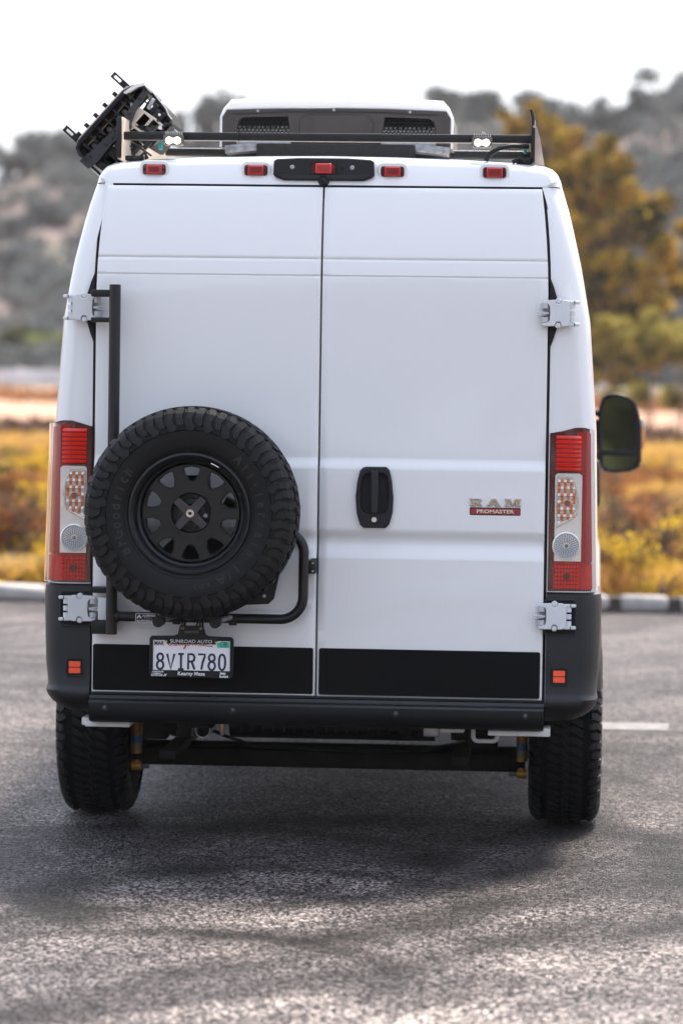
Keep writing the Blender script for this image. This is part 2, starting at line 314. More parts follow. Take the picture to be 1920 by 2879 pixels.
LM = dict(
    tree=leaf_mat('leaf_autumn', [(.012, .016, .006), (.022, .03, .010), (.07, .075, .015), (.66, .46, .06), (.40, .21, .035), (.06, .05, .02)], .4, .85),
    ybush=leaf_mat('leaf_yellow_green', [(.07, .06, .015), (.30, .25, .05), (.68, .60, .18)]),
    yell=leaf_mat('leaf_yellow', [(.14, .09, .03), (.42, .28, .05), (.80, .54, .05), (.95, .68, .12)]),
    dry=leaf_mat('leaf_dry', [(.09, .035, .02), (.30, .13, .05), (.52, .28, .12)]),
    green=leaf_mat('leaf_green', [(.035, .05, .02), (.07, .08, .025), (.14, .14, .05)]),
    hill=leaf_mat('leaf_hill', [(.09, .105, .11), (.15, .165, .165), (.21, .21, .19)], .2),  # paled and greyed: distance haze put into the leaf colour
    lime=leaf_mat('leaf_lime', [(.16, .19, .04), (.28, .30, .07)]))
bark = mat('bark', (.10, .07, .05), .9, var=.3, vscale=8, bump=1, bscale=20)
def leaves(clumps, n, size, shell=.35, asp=.55, up=0):
    """clumps: (x,y,z,rx,ry,rz); n leaves in all, spread by volume"""
    C = np.array(clumps, float); vol = (C[:, 3]*C[:, 4]*C[:, 5])**.75; idx = rng.choice(len(C), n, p=vol/vol.sum()); c = C[idx]
    d = rng.normal(size=(n, 3)); d /= np.linalg.norm(d, axis=1)[:, None]; rad = rng.random(n)**shell
    rad *= 1+.18*np.sin(d[:, 0]*7+idx)*np.cos(d[:, 2]*6+idx*2)
    p = c[:, :3]+d*rad[:, None]*c[:, 3:6]
    a = rng.normal(size=(n, 3)); a[:, 2] += up; a /= np.linalg.norm(a, axis=1)[:, None]
    b = np.cross(a, rng.normal(size=(n, 3))); b /= np.linalg.norm(b, axis=1)[:, None]
    s = size*(.6+.8*rng.random(n))[:, None]; a = a*s; b = b*s*asp
    return np.stack([p-a, p-b*.9, p+a, p+b*.9], 1)
def trunk(name, segs, parent, m=bark):
    bm_all = []
    cu = bpy.data.curves.new('c', 'CURVE'); cu.dimensions = '3D'; cu.bevel_depth = 1; cu.bevel_resolution = 2; cu.use_fill_caps = True
    for pts in segs:
        s = cu.splines.new('POLY'); s.points.add(len(pts)-1)
        for i, (x_, y_, z_, r_) in enumerate(pts): s.points[i].co = (x_, y_, z_, 1); s.points[i].radius = r_
    return link(name, curve_mesh(cu), m, parent, True)
def plant(name, loc, clumps, n, size, lm, label, cat, group=None, segs=None, crown='crown', **k):
    root = tag(empty(name, loc), label, cat, group)
    link(crown, quads(leaves(clumps, n, size, **k)), LM[lm], root)
    if segs is None: segs = [[(0, 0, -.05, .02), (c[0]*.6, c[1]*.6, c[2]*.6, .014), (c[0], c[1], c[2], .006)] for c in clumps[:9]]
    trunk('trunk' if cat == 'tree' else 'stem', segs, root); return root
# large autumn tree on the right
TY = 110; base = at(1735, 1225, TY); base[2] = 0
pts = [(1415, 315, 26), (1450, 350, 36), (1440, 400, 30), (1500, 300, 30), (1530, 350, 44), (1545, 420, 52), (1600, 400, 40), (1590, 490, 60), (1560, 560, 60), (1660, 470, 48), (1700, 420, 34), (1740, 470, 42), (1730, 540, 60), (1650, 570, 64), (1790, 560, 40), (1820, 610, 46), (1870, 560, 34), (1760, 640, 62), (1680, 680, 70), (1850, 690, 46), (1600, 650, 60), (1640, 770, 62), (1730, 760, 60), (1810, 770, 44), (1880, 740, 44), (1910, 800, 40), (1690, 850, 62), (1770, 870, 48), (1650, 920, 46), (1720, 960, 44), (1850, 860, 36), (1690, 1030, 34), (1640, 1000, 38), (1930, 640, 30), (1570, 740, 60), (1575, 850, 60), (1760, 1010, 40), (1660, 950, 50), (1730, 1060, 34), (1800, 940, 44), (1870, 930, 40), (1830, 1020, 34), (1900, 1000, 36), (1660, 1060, 30), (1780, 1075, 26), (1700, 800, 50), (1820, 830, 46)]
cl = []
for (px, py, r) in pts:
    p = at(px, py, TY)-base; q = r*(TY+12)/FPX; cl.append((p[0], random.uniform(-2, 2), p[2], q*1.08, q*1.1, q*.92))
sg = [[(a*1.69, b, c*1.69, d*1.5) for a, b, c, d in q_] for q_ in [[(0, 0, -.1, .2), (-.1, 0, 1.3, .16), (-.35, .1, 2.6, .12), (-.8, .1, 4.5, .07), (-1.7, 0, 6.6, .035), (-2.2, 0, 7.6, .02)], [(-.1, 0, 1.3, .1), (.5, -.1, 3, .07), (.9, 0, 4.6, .04), (1.2, 0, 5.6, .02)], [(-.35, .1, 2.6, .07), (.1, .2, 4.6, .05), (-.1, .3, 6.3, .03)]]]
for c in cl: sg.append([(c[0]*.35-.2, 0, min(c[2]-.6, 3.3+c[2]*.35), .04), (c[0]*.8, c[1]*.7, c[2]-.25, .022), (c[0], c[1], c[2], .008)])
plant('autumn_tree', tuple(base), cl, 30000, .145, 'tree', 'tall orange and olive leafed tree rising behind the right side of the van', 'tree', segs=sg, shell=.5)
# yellow green bushes below the tree
for i, (px, py, r, lab) in enumerate([(1730, 960, 50, 'pale yellow green bush left of the others under the autumn tree'), (1830, 930, 58, 'rounded yellow green bush in the middle under the autumn tree'), (1915, 960, 62, 'yellow green bush at the right edge beside the autumn tree')]):
    p = at(px, py, 98+i*2); q = r*110/FPX; b = (p[0], p[1], 0)
    cl = [(random.uniform(-.6, .6), random.uniform(-.6, .6), p[2]+random.uniform(-.7, .6), q*.6, q*.6, q*.5) for _ in range(8)]+[(random.uniform(-.5, .5), 0, p[2]*.45, q*.6, q*.6, q*.6)]
    plant('yellow_green_bush', b, cl, 2800, .11, 'ybush', lab, 'bush')
# near shrubs along the kerb
NEAR = dict(yellow=('flowering_shrub', 'yell', 'low yellow flowering shrub in the dry verge behind the kerb', 'yellow flowering shrubs behind the kerb'),
            dry=('dry_shrub', 'dry', 'brown twiggy dry shrub standing in the verge behind the kerb', 'dry twiggy shrubs behind the kerb'),
            far=('scrub_bush', 'yell', 'yellow scrub bush out in the dry field', 'yellow scrub bushes in the dry field'),
            grn=('green_scrub', 'green', 'small dark green scrub bush in the dry field', 'green scrub bushes in the field'))
def shrub(kind, x, y, h, w_, n, size, up=0):
    nm, lm, lab, grp = NEAR[kind]
    cl = [(random.uniform(-.5, .5)*w_, random.uniform(-.4, .4)*w_, h*random.uniform(.3, .85), w_*.3, w_*.3, h*.22) for _ in range(7)]
    sgs = [[(0, 0, -.03, .012), (random.uniform(-.4, .4)*w_, random.uniform(-.3, .3)*w_, h*.6, .008), (random.uniform(-.7, .7)*w_, random.uniform(-.4, .4)*w_, h*random.uniform(.9, 1.15), .003)] for _ in range(26 if kind == 'dry' else 8)]
    return plant(nm, (x, y, 0), cl, n, size, lm, lab, 'shrub', grp, sgs, 'foliage', up=up)
def span(Y, m=.3):
    a, b = at(-60, 1400, Y)[0], at(1980, 1400, Y)[0]; va, vb = at(300, 1400, Y)[0], at(1600, 1400, Y)[0]
    return a-m, va, vb, b+m
for i in range(60):
    Y = random.uniform(14.5, 19); a, va, vb, b = span(Y); left = random.random() < .45
    X = random.uniform(a, va) if left else random.uniform(vb, b)
    k = 'dry' if random.random() < (.55 if left else .22) else 'yellow'
    h = random.uniform(.28, .6) if k == 'yellow' else random.uniform(.4, .7)
    shrub(k, X, Y, h, random.uniform(.35, .6), 700, .022, up=.8)
for i in range(26):
    Y = random.uniform(14.05, 14.6); a, va, vb, b = span(Y); X = random.uniform(a, va) if i % 2 else random.uniform(vb, b); shrub(random.choice(['yellow', 'yellow', 'dry']), X, Y, random.uniform(.12, .3), random.uniform(.2, .4), 350, .02, up=.8)
for i in range(16):
    Y = random.uniform(14.6, 17.5); a, va, vb, b = span(Y); shrub('dry', random.uniform(a, va-.1) if i < 12 else random.uniform(vb, b), Y, random.uniform(.45, .8), random.uniform(.4, .6), 800, .022, up=1.2)
for px, py, h in ((1830, 1640, .62), (1790, 1650, .5), (40, 1600, .75), (110, 1610, .62)):
    p = at(px, py, 15.6); shrub('dry', p[0], 15.6, h, .45, 900, .02, up=1.5)
for i in range(46):
    Y = 19+28*random.random()**1.2; a, va, vb, b = span(Y); X = random.uniform(a, va) if random.random() < .5 else random.uniform(vb, b)
    shrub(random.choice(['far', 'far', 'far', 'grn', 'dry', 'dry']), X, Y, random.uniform(.3, .7), random.uniform(.6, 1.2), 600, .045)
# tall dry grass: one uncounted mass
n = 95000; Yg = 14.3+60*rng.random(n)**2.2; sc = (Yg+12)/FPX
side = rng.random(n) < .5
ax = np.array([at(-80, 1400, 14)[0], at(-80, 1400, 74)[0]]); 
def lin(px): return at(px, 1400, 14)[0]+(at(px, 1400, 74)[0]-at(px, 1400, 14)[0])*(Yg-14)/60
u_ = rng.random(n); mid = rng.random(n) < .25
Xg = np.where(side, lin(-80)*(1-u_)+lin(420)*u_, lin(1500)*(1-u_)+lin(2000)*u_); Xg = np.where(mid, lin(-500)*(1-u_)+lin(2400)*u_, Xg)
h = rng.uniform(.10, .38, n)*(1+.012*(Yg-14)); wd = .004+.0004*(Yg-14); an = rng.uniform(0, math.pi, n); lean = rng.normal(0, .12, (n, 2))
bx = np.stack([np.cos(an)*wd, np.sin(an)*wd, np.zeros(n)], 1); p0 = np.stack([Xg, Yg, np.full(n, -.02)], 1); tp = p0+np.stack([lean[:, 0], lean[:, 1], h], 1)
tag(link('dry_grass', quads(np.stack([p0-bx, p0+bx, tp+bx*.4, tp-bx*.4], 1)), leaf_mat('grass_blades', [(.20, .10, .05), (.50, .28, .09), (.72, .48, .09), (.70, .52, .30)], .4)), 'dry golden grass covering the field behind the kerb', 'grass', kind='stuff')
# dark brush band far out in the field
cl = []
for i in range(130):
    Y = random.uniform(84, 100); a, va, vb, b = span(Y); X = random.uniform(a-3, b+3); cl.append((X, Y, .25, 1.2, 1.2, .5))
tag(link('dark_brush', quads(leaves(cl, 9000, .16)), leaf_mat('dark_brush_leaf', [(.05, .03, .025), (.10, .06, .045), (.16, .10, .06)], .2)), 'dark brown low brush in a band across the far field', 'brush', kind='stuff')
# hills
rx = [-260, -120, -60, -50, -44, -41, -37, -30, -7, 0, 5.7, 10.7, 20, 60, 260]; rz = [25, 22, 12, 14.6, 17.5, 18.5, 17.2, 18.0, 22.3, 21, 20.5, 24, 27.5, 34, 30]
def hz(X, Y):
    r = np.interp(X, rx, rz); t = min(max((Y-175)/85, 0), 1); t = t*t*(3-2*t)
    v = r*t
    if Y > 262: v = r+(Y-262)*.01
    nn = noise.fractal(Vector((X*.035, Y*.035, 3)), 1, 2, 5)
    bb = min(max((Y-118)/56, 0), 1)
    return -.06+2.0*bb+v+nn*(1.9*t)*(.35 if Y > 240 else 1)
V = []; F = []; xs = list(np.linspace(-260, 260, 150)); ys = list(np.linspace(168, 430, 66))
for Y in ys:
    for X in xs: V.append((X, Y, hz(X, Y)))
nx = len(xs)
for j in range(len(ys)-1):
    for i in range(nx-1): F.append((j*nx+i, j*nx+i+1, (j+1)*nx+i+1, (j+1)*nx+i))
hl = link('hills', mesh(V, F), soil_mat('hill_soil', [(.08, .09, .08), (.15, .125, .12), (.20, .155, .145), (.11, .115, .09), (.22, .175, .165)], .09)); tag(hl, kind='structure'); shade(hl.data, 80)  # soil paled and greyed like the brush, haze painted into its colour
ys2 = list(np.linspace(116, 168, 12)); V = [(X, Y, hz(X, Y)) for Y in ys2 for X in xs]; F = [(j*nx+i, j*nx+i+1, (j+1)*nx+i+1, (j+1)*nx+i) for j in range(len(ys2)-1) for i in range(nx-1)]
tag(link('bare_dirt', mesh(V, F), soil_mat('pink_dirt', [(.34, .20, .13), (.44, .28, .20), (.50, .35, .27)], .04)), kind='structure')
cl = []
for i in range(2600):
    Y = random.uniform(182, 262); a, b = at(-150, 1000, Y)[0], at(2050, 1000, Y)[0]; X = random.uniform(a, b); 
    if noise.noise(Vector((X*.06, Y*.05, 9))) < -.02 and random.random() < .85: continue
    s = random.uniform(.5, 1.6); cl.append((X, Y, hz(X, Y)+s*.4, s, s, s*.75))
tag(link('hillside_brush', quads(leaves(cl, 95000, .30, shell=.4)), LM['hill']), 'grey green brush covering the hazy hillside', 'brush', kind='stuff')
cl = []
for i in range(90):
    Y = random.uniform(146, 160); X = at(random.uniform(-100, 2000), 1100, Y)[0]; cl.append((X, Y, hz(X, Y)+.1, 2.2, 1.2, .3))
tag(link('rust_brush', quads(leaves(cl, 7000, .25)), leaf_mat('rust_leaf', [(.22, .09, .04), (.36, .18, .08), (.5, .3, .16)], .2)), 'rust coloured low brush at the foot of the hills', 'brush', kind='stuff')
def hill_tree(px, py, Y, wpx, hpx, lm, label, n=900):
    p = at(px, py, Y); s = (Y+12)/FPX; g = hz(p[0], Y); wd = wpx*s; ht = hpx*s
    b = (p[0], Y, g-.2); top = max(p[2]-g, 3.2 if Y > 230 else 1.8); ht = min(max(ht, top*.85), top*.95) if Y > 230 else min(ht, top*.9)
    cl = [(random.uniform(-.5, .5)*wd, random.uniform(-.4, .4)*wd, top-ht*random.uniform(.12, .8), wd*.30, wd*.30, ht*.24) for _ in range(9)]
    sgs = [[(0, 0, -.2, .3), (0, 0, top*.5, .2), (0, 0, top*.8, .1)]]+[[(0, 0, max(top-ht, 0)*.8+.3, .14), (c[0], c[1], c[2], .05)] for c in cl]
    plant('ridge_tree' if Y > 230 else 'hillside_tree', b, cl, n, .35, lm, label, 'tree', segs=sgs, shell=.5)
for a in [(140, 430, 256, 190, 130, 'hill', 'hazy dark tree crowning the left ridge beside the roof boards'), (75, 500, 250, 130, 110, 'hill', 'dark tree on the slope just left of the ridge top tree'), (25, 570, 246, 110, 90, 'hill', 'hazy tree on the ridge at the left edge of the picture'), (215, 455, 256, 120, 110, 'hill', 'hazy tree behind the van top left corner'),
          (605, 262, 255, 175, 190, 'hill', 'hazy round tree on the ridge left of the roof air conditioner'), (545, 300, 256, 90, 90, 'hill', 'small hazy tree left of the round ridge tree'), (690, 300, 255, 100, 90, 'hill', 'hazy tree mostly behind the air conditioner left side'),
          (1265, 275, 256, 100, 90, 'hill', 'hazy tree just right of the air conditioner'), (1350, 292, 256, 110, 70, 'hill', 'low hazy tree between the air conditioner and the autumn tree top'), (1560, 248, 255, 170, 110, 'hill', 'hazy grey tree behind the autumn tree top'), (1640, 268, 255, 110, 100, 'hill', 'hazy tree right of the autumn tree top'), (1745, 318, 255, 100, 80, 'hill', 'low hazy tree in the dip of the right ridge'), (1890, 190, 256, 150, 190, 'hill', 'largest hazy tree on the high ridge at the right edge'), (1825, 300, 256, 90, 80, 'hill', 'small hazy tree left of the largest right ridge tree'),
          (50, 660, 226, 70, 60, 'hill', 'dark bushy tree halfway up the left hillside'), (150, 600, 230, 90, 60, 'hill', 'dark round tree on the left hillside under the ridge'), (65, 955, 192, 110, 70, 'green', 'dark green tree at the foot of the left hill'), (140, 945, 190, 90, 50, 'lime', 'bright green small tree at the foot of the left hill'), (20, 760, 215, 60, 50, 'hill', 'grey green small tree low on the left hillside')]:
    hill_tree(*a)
# pale low wall at the foot of the left hill
b0 = at(-80, 1060, 176); b1 = at(420, 1060, 176); Lb = b1[0]-b0[0]; wz = hz(b0[0], 176)
root = tag(empty('boundary_wall', (b0[0], 176, wz)), 'long low pale wall at the foot of the left hill', 'wall')
wm_ = mat('far_wall', (.66, .62, .60), .85, var=.2, vscale=.5)
xx = 0
while xx < Lb: box('wall_panel', (xx+1.4, 0, .36), (2.7, .3, .9), wm_, root); box('wall_post', (xx+2.87, 0, .40), (.3, .4, 1.05), wm_, root); xx += 3
# tree belt and bank behind the photographer, seen only in reflections
cl = [(random.uniform(-70, 70), random.uniform(-62, -50), random.uniform(1.5, 8.5), 3, 3, 1.9) for _ in range(150)]
tag(link('tree_belt', quads(leaves(cl, 30000, .8)), LM['green']), 'dark green tree belt behind the photographer reflected in the mirror', 'trees', kind='stuff')
# haze
bm = bmesh.new(); bm_box(bm, (0, 180, 27), (640, 540, 60)); hz_o = fin(bm, 'haze', None, smooth=False)
hm = bpy.data.materials.new('haze_air'); hm.use_nodes = True; t = hm.node_tree; t.nodes.clear(); o = t.nodes.new('ShaderNodeOutputMaterial'); pv = t.nodes.new('ShaderNodeVolumePrincipled')
pv.inputs['Color'].default_value = (.93, .95, 1, 1); pv.inputs['Density'].default_value = .0002; pv.inputs['Anisotropy'].default_value = .0; t.links.new(pv.outputs[0], o.inputs['Volume'])
hz_o.data.materials.append(hm); tag(hz_o, 'pale haze filling the air over the field and hills', 'haze', kind='stuff')

# ================================================================== TYRES
def tyre_profile(Rt, W):
    h = W/2
    return [(.213, -h*.78), (.222, -h*.84), (.25, -h*.96), (.285, -h*1.0), (.315, -h*.985), (Rt-.045, -h*.95), (Rt-.022, -h*.86), (Rt-.011, -h*.70), (Rt-.009, -h*.35), (Rt-.009, 0)]
def prof_at(P, s):
    L = [0]
    for a, b in zip(P, P[1:]): L.append(L[-1]+math.dist(a, b))
    s = min(max(s, 0), L[-1])
    for i in range(len(P)-1):
        if s <= L[i+1]:
            t = (s-L[i])/(L[i+1]-L[i]); r = P[i][0]+(P[i+1][0]-P[i][0])*t; y = P[i][1]+(P[i+1][1]-P[i][1])*t
            dx, dy = P[i+1][0]-P[i][0], P[i+1][1]-P[i][1]; l = math.hypot(dx, dy); return r, y, -dy/l, dx/l
def lug(P, rows, h, flip=1, chamfer=.0016):
    """rows: (s, mid, halfwidth) with mid/half in metres along the tread; raised block following the profile, centred on +Z"""
    V = []; F = []; n = len(rows)
    for (s, mid, hw) in rows:
        r, y, nr, ny = prof_at(P, s)
        if nr < 0 or (abs(nr) < .01 and ny > 0): nr, ny = -nr, -ny
        # outward normal: away from the tyre's middle
        if ny > 0 and y < -.02: nr, ny = abs(nr), -abs(ny)
        for k, (dx, up) in enumerate(((-hw, -.003), (-hw+chamfer, h), (hw-chamfer, h), (hw, -.003))):
            a = (mid+dx)/max(r, .2); rr = r+nr*up; yy = y+ny*up
            V.append((rr*math.sin(a), flip*yy, rr*math.cos(a)))
    for i in range(n-1):
        for k in range(3): a = i*4+k; F.append((a, a+1, a+5, a+4))
    F.append((0, 3, 2, 1)); e = (n-1)*4; F.append((e, e+1, e+2, e+3))
    me = mesh(V, F, 'tread_block'); bm = bmesh.new(); bm.from_mesh(me); bmesh.ops.recalc_face_normals(bm, faces=bm.faces); bm.to_mesh(me); bm.free(); me.materials.append(rubt); return me
def lug_set(Rt, W):
    P = tyre_profile(Rt, W); L = sum(math.dist(a, b) for a, b in zip(P, P[1:])); h = W/2
    s0 = L-h  # roughly where the tread face begins
    pit_ = 2*math.pi*Rt/30
    A = [(s0-.055, .000, .012), (s0-.042, .006, .018), (s0-.026, -.005, .017), (s0-.010, -.002, .013), (s0+.012, .006, .014), (s0+.034, .002, .014), (s0+.044, .0, .010)]
    B = [(s0-.036, .004, .010), (s0-.024, .0, .014), (s0-.008, -.004, .0145), (s0+.008, .0, .015), (s0+.026, .005, .015), (s0+.038, .003, .012)]
    C1 = [(L-h*.50, -.006, .013), (L-h*.38, .002, .016), (L-h*.24, .012, .012), (L-h*.15, .014, .009)]
    C2 = [(L-h*.12, -.012, .012), (L-h*.06, -.004, .015), (L-.0005, .004, .014)]
    return P, L, pit_, A, B, C1, C2
def add_tread(root, Rt, W, front_only=False, sel=None, rot=None, ctr=(0, 0, 0)):
    """root: object that owns the blocks; sel(theta)->bool picks individual blocks, the rest are joined"""
    P, L, pit_, A, B, C1, C2 = lug_set(Rt, W); dth = 2*math.pi/30; restV = []; restF = []
    for fl in (1, -1):
        A, B, C1, C2 = [[(p_, fl*q_, r_) for p_, q_, r_ in K] for K in lug_set(Rt, W)[3:]]
        kinds = [(lug(P, A, .0085, fl), 0), (lug(P, B, .0085, fl), .5)]
        kinds += [(lug(P, C1, .0085, fl), .2), (lug(P, C1, .0085, fl), .72)]
        kinds += [(lug(P, C2, .0085, fl), .45), (lug(P, C2, .0085, fl), .97)]
        for me, off in kinds:
            arr = [v.co.copy() for v in me.vertices]; fcs = [tuple(p.vertices) for p in me.polygons]
            for i in range(30):
                th = dth*(i+off+(.25 if fl < 0 else 0)); mt = Matrix.Rotation(th, 4, 'Y')
                if rot is not None: mt = rot @ mt
                mt = Matrix.Translation(ctr) @ mt
                zc = (mt @ Vector((0, 0, Rt)))
                if sel is None or sel(zc, fl): o_ = link('tread_block', me, parent=root); o_.matrix_local = mt
                else:
                    b0_ = len(restV); restV += [mt @ v for v in arr]; restF += [tuple(b0_+q for q in f) for f in fcs]
    if restV: tag(link('tread', mesh(restV, restF), rubt, root), kind='stuff')
def carcass(Rt, W):
    P = tyre_profile(Rt, W); return P+[(r, -y) for r, y in reversed(P[:-1])]

# ================================================================== THE VAN
van = tag(empty('camper_van', (0, 0, 0)), 'white high roofed camper van seen from behind with roof rack and rear tyre carrier', 'van')
XO = -.011
def Rz(z): return .35*max(0, z-2.08)**2
ZS = [.52, .6, .8, 1.0, 1.6, 2.0, 2.2, 2.4, 2.5]; HS = [1.0, 1.02, 1.035, 1.038, 1.022, .993, .958, .912, .882]
def hw(z): return float(np.interp(z, ZS, HS))
def xd(z): return float(np.interp(z, [0, 2.1, 2.2, 2.3, 2.4, 2.5], [.856, .856, .853, .847, .838, .826]))
side = [(hw(z), z) for z in [.56, .58, .62, .7, .8, .9, .99, 1.1, 1.2, 1.3, 1.4, 1.5, 1.6, 1.7, 1.8, 1.9, 2.0, 2.08, 2.15, 2.22, 2.29, 2.36, 2.42, 2.47, 2.50]]
cor = [(.874, 2.53), (.862, 2.556), (.842, 2.576), (.81, 2.588), (.76, 2.595), (.70, 2.600), (.5, 2.611), (.25, 2.619), (0, 2.622)]
half = side+cor; nside = len(side)
def inset(d):
    out = []
    for i, (x_, z_) in enumerate(half):
        a = half[max(i-1, 0)]; b = half[min(i+1, len(half)-1)]; tx, tz = b[0]-a[0], b[1]-a[1]; l = math.hypot(tx, tz) or 1
        nx_, nz_ = -tz/l, tx/l
        k = 1 if i < nside else .45
        if i == len(half)-1: nx_ = 0; nz_ = -1
        out.append((x_+nx_*d*k, z_+nz_*d*k*(0 if i < nside else 1)))
    return out
def opening():
    out = []
    for i, (x_, z_) in enumerate(half):
        if z_ <= 2.5 and i < nside-1: out.append((xd(z_), z_))
        elif i < nside+3: out.append((xd(2.5)+.001*(nside+3-i)*0, 2.503))
        else: out.append((min(x_*.995, xd(2.5)), 2.503))
    return out
def full(h_, Y, bend=True, zb=None, ztop=None):
    L_ = []
    for (x_, z_) in h_:
        zz = z_ if zb is None else max(z_, zb)
        if ztop is not None: zz = min(zz, ztop)
        L_.append((x_, Y+(Rz(z_) if bend else 0), zz))
    return L_+[(-a, b, c) for a, b, c in reversed(L_[:-1])]
rings = [[(a+XO, b, c) for a, b, c in full(opening(), q)] for q in (.07, .006)]
for th in (90, 70, 50, 32, 16, 0):
    d = .08*(1-math.cos(R_(th))); rings.append(full(inset(d), .004+.11*(1-math.sin(R_(th)))))
def arch(Y):
    z = .56
    for yc in (1.0, 5.05):
        q = .46**2-(Y-yc)**2
        if q > 0: z = max(z, .37+math.sqrt(q))
    return z
def ztop(Y): return 9 if Y < 4.5 else float(np.interp(Y, [4.5, 4.7, 5.25, 5.6, 5.95], [2.62, 2.45, 1.45, 1.28, 1.0]))
Ys = [.2, .35, .5]+[1.0+.46*math.sin(R_(a)) for a in range(-88, 89, 11)]+[1.7, 2.4, 3.2, 4.0, 4.4, 4.5]+[5.05+.46*math.sin(R_(a)) for a in range(-88, 89, 11)]+[5.7, 5.95]
for Y in Ys:
    sc_ = 1 if Y < 4.6 else float(np.interp(Y, [4.6, 5.5, 5.95], [1, .97, .86]))
    rings.append([(x_*sc_, y_, z_) for x_, y_, z_ in full(half, Y, Y < .4, arch(Y), ztop(Y) if Y > 4.5 else None)])
n = len(rings[0]); V = [p for r in rings for p in r]; F = []
for k in range(len(rings)-1):
    for i in range(n-1): F.append((k*n+i, k*n+i+1, (k+1)*n+i+1, (k+1)*n+i))
F.append(tuple(range(n))); e = (len(rings)-1)*n; F.append(tuple(range(e+n-1, e-1, -1)))
me = mesh(V, F, 'body'); bm = bmesh.new(); bm.from_mesh(me); bmesh.ops.recalc_face_normals(bm, faces=bm.faces); bm.to_mesh(me); bm.free()
body = link('body', me, paint, van); shade(me, 28)
# recess lining that shows as the dark gap around the doors
o1 = [(x_*1.0, z_) for x_, z_ in opening()]; out_ = [(a+XO*0, b) for a, b in o1]+[(-a, b) for a, b in reversed(o1[:-1])]
V = []; F = []
for (a, b) in [(a_+XO, b_) for a_, b_ in out_]: V += [(a*.999, .0075+Rz(b), min(b, 2.502)), (a*.93 if b < 2.45 else a*.95, .02+Rz(b), b-.05 if b > 2.45 else b)]
for i in range(len(out_)-1): F.append((2*i, 2*i+1, 2*i+3, 2*i+2))
link('door_seal', mesh(V, F), gapm, van)
# ---- rear doors
def sm(a, b, t): t = min(max((t-a)/(b-a), 0), 1); return t*t*(3-2*t)
def door_d(x_, z_, left):
    d = 0
    d += .013*(1-sm(1.440, 1.482, z_))                       # ledge facing up
    d -= .015*(1-sm(1.172, 1.220, z_)); d += .015*(1-sm(1.10, 1.168, z_))
    for zc, g in ((2.223, .0045), (2.160, .006)): d -= g*max(0, 1-abs(z_-zc)/.0045)
    d += .006*sm(2.155, 1.9, z_) if False else 0
    d += .006*math.sin((z_-.7)*1.6)*.6
    if left:
        cx, cz, a, b = -.415, 1.02, .36, .16
        q = max(abs(x_-cx)-(a-.09), 0), max(abs(z_-cz)-(b-.09), 0); r = math.hypot(*q); d -= .028*(1-sm(.075, .095, r))
    else: d += .0025*math.exp(-((z_-(.98-.12*math.exp(-(x_-.05)*6)))/.035)**2)
    return d
def make_door(left):
    zz = [.584, .588, .60]+list(np.arange(.62, 1.09, .02))+list(np.arange(1.095, 1.23, .008))+list(np.arange(1.24, 1.43, .02))+list(np.arange(1.436, 1.49, .008))+list(np.arange(1.51, 2.14, .035))
    zz += [2.150, 2.1555, 2.158, 2.160, 2.162, 2.1645, 2.17, 2.19, 2.21, 2.2185, 2.221, 2.223, 2.225, 2.2275, 2.235, 2.27, 2.31, 2.35, 2.39, 2.43, 2.47, 2.490, 2.494]
    A = []; B = []; nxx = 46
    for z_ in zz:
        ra, rb = [], []
        xo = xd(z_)-.011; xi = .0035
        x0, x1 = (-(xo)+XO, XO-xi) if left else (XO+xi, xo+XO)
        for j in range(nxx+1):
            t = j/nxx; e_ = .5-.5*math.cos(math.pi*t) if j in (0, 1, nxx-1, nxx) else t
            t2 = {0: 0, 1: .004, nxx-1: .996, nxx: 1}.get(j, t); x_ = x0+(x1-x0)*t2
            y_ = -.004+Rz(z_)-door_d(x_, z_, left)
            if j in (0, nxx): y_ += .004
            if z_ in (zz[0], zz[-1]): y_ += .004
            ra.append((x_, y_, z_)); rb.append((x_, .03+Rz(z_), z_))
        A.append(ra); B.append(rb)
    return slab('rear_door', A, B, paint, van, 50)
doorL = make_door(True); doorR = make_door(False)
tag(doorL, 'left rear door behind the spare wheel'); tag(doorR, 'right rear door with the black handle')
# black lower film panels
for (d_, x0, x1) in ((doorL, -.851, -.0215), (doorR, -.0, .826)):
    plate('lower_panel', [rrect(x0, .594, x1, .768, .008)], -.0275, .012, film, d_, bev=.002)
plate('lower_panel', [rrect(-.85, .592, -.02, .594, .0008)], -.0265, .002, inkw, doorL)
# window-line shadow trims are grooves in the door skin; roof cap seam:
for s in (1, -1):
    tube('roof_seam', [(s*xd(2.5)+s*.002, .010+Rz(2.503), 2.503), (s*.85, .014+Rz(2.503), 2.503), (s*.868, .045+Rz(2.503), 2.5035), (s*.8825, .118+Rz(2.503), 2.503), (s*.884, .4, 2.503)], .0016, gapm, van, res=2)
# gutter lip under the header
box('header_lip', (0, .022+Rz(2.505), 2.5065), (1.62, .03, .004), gapm, van, bev=.001)
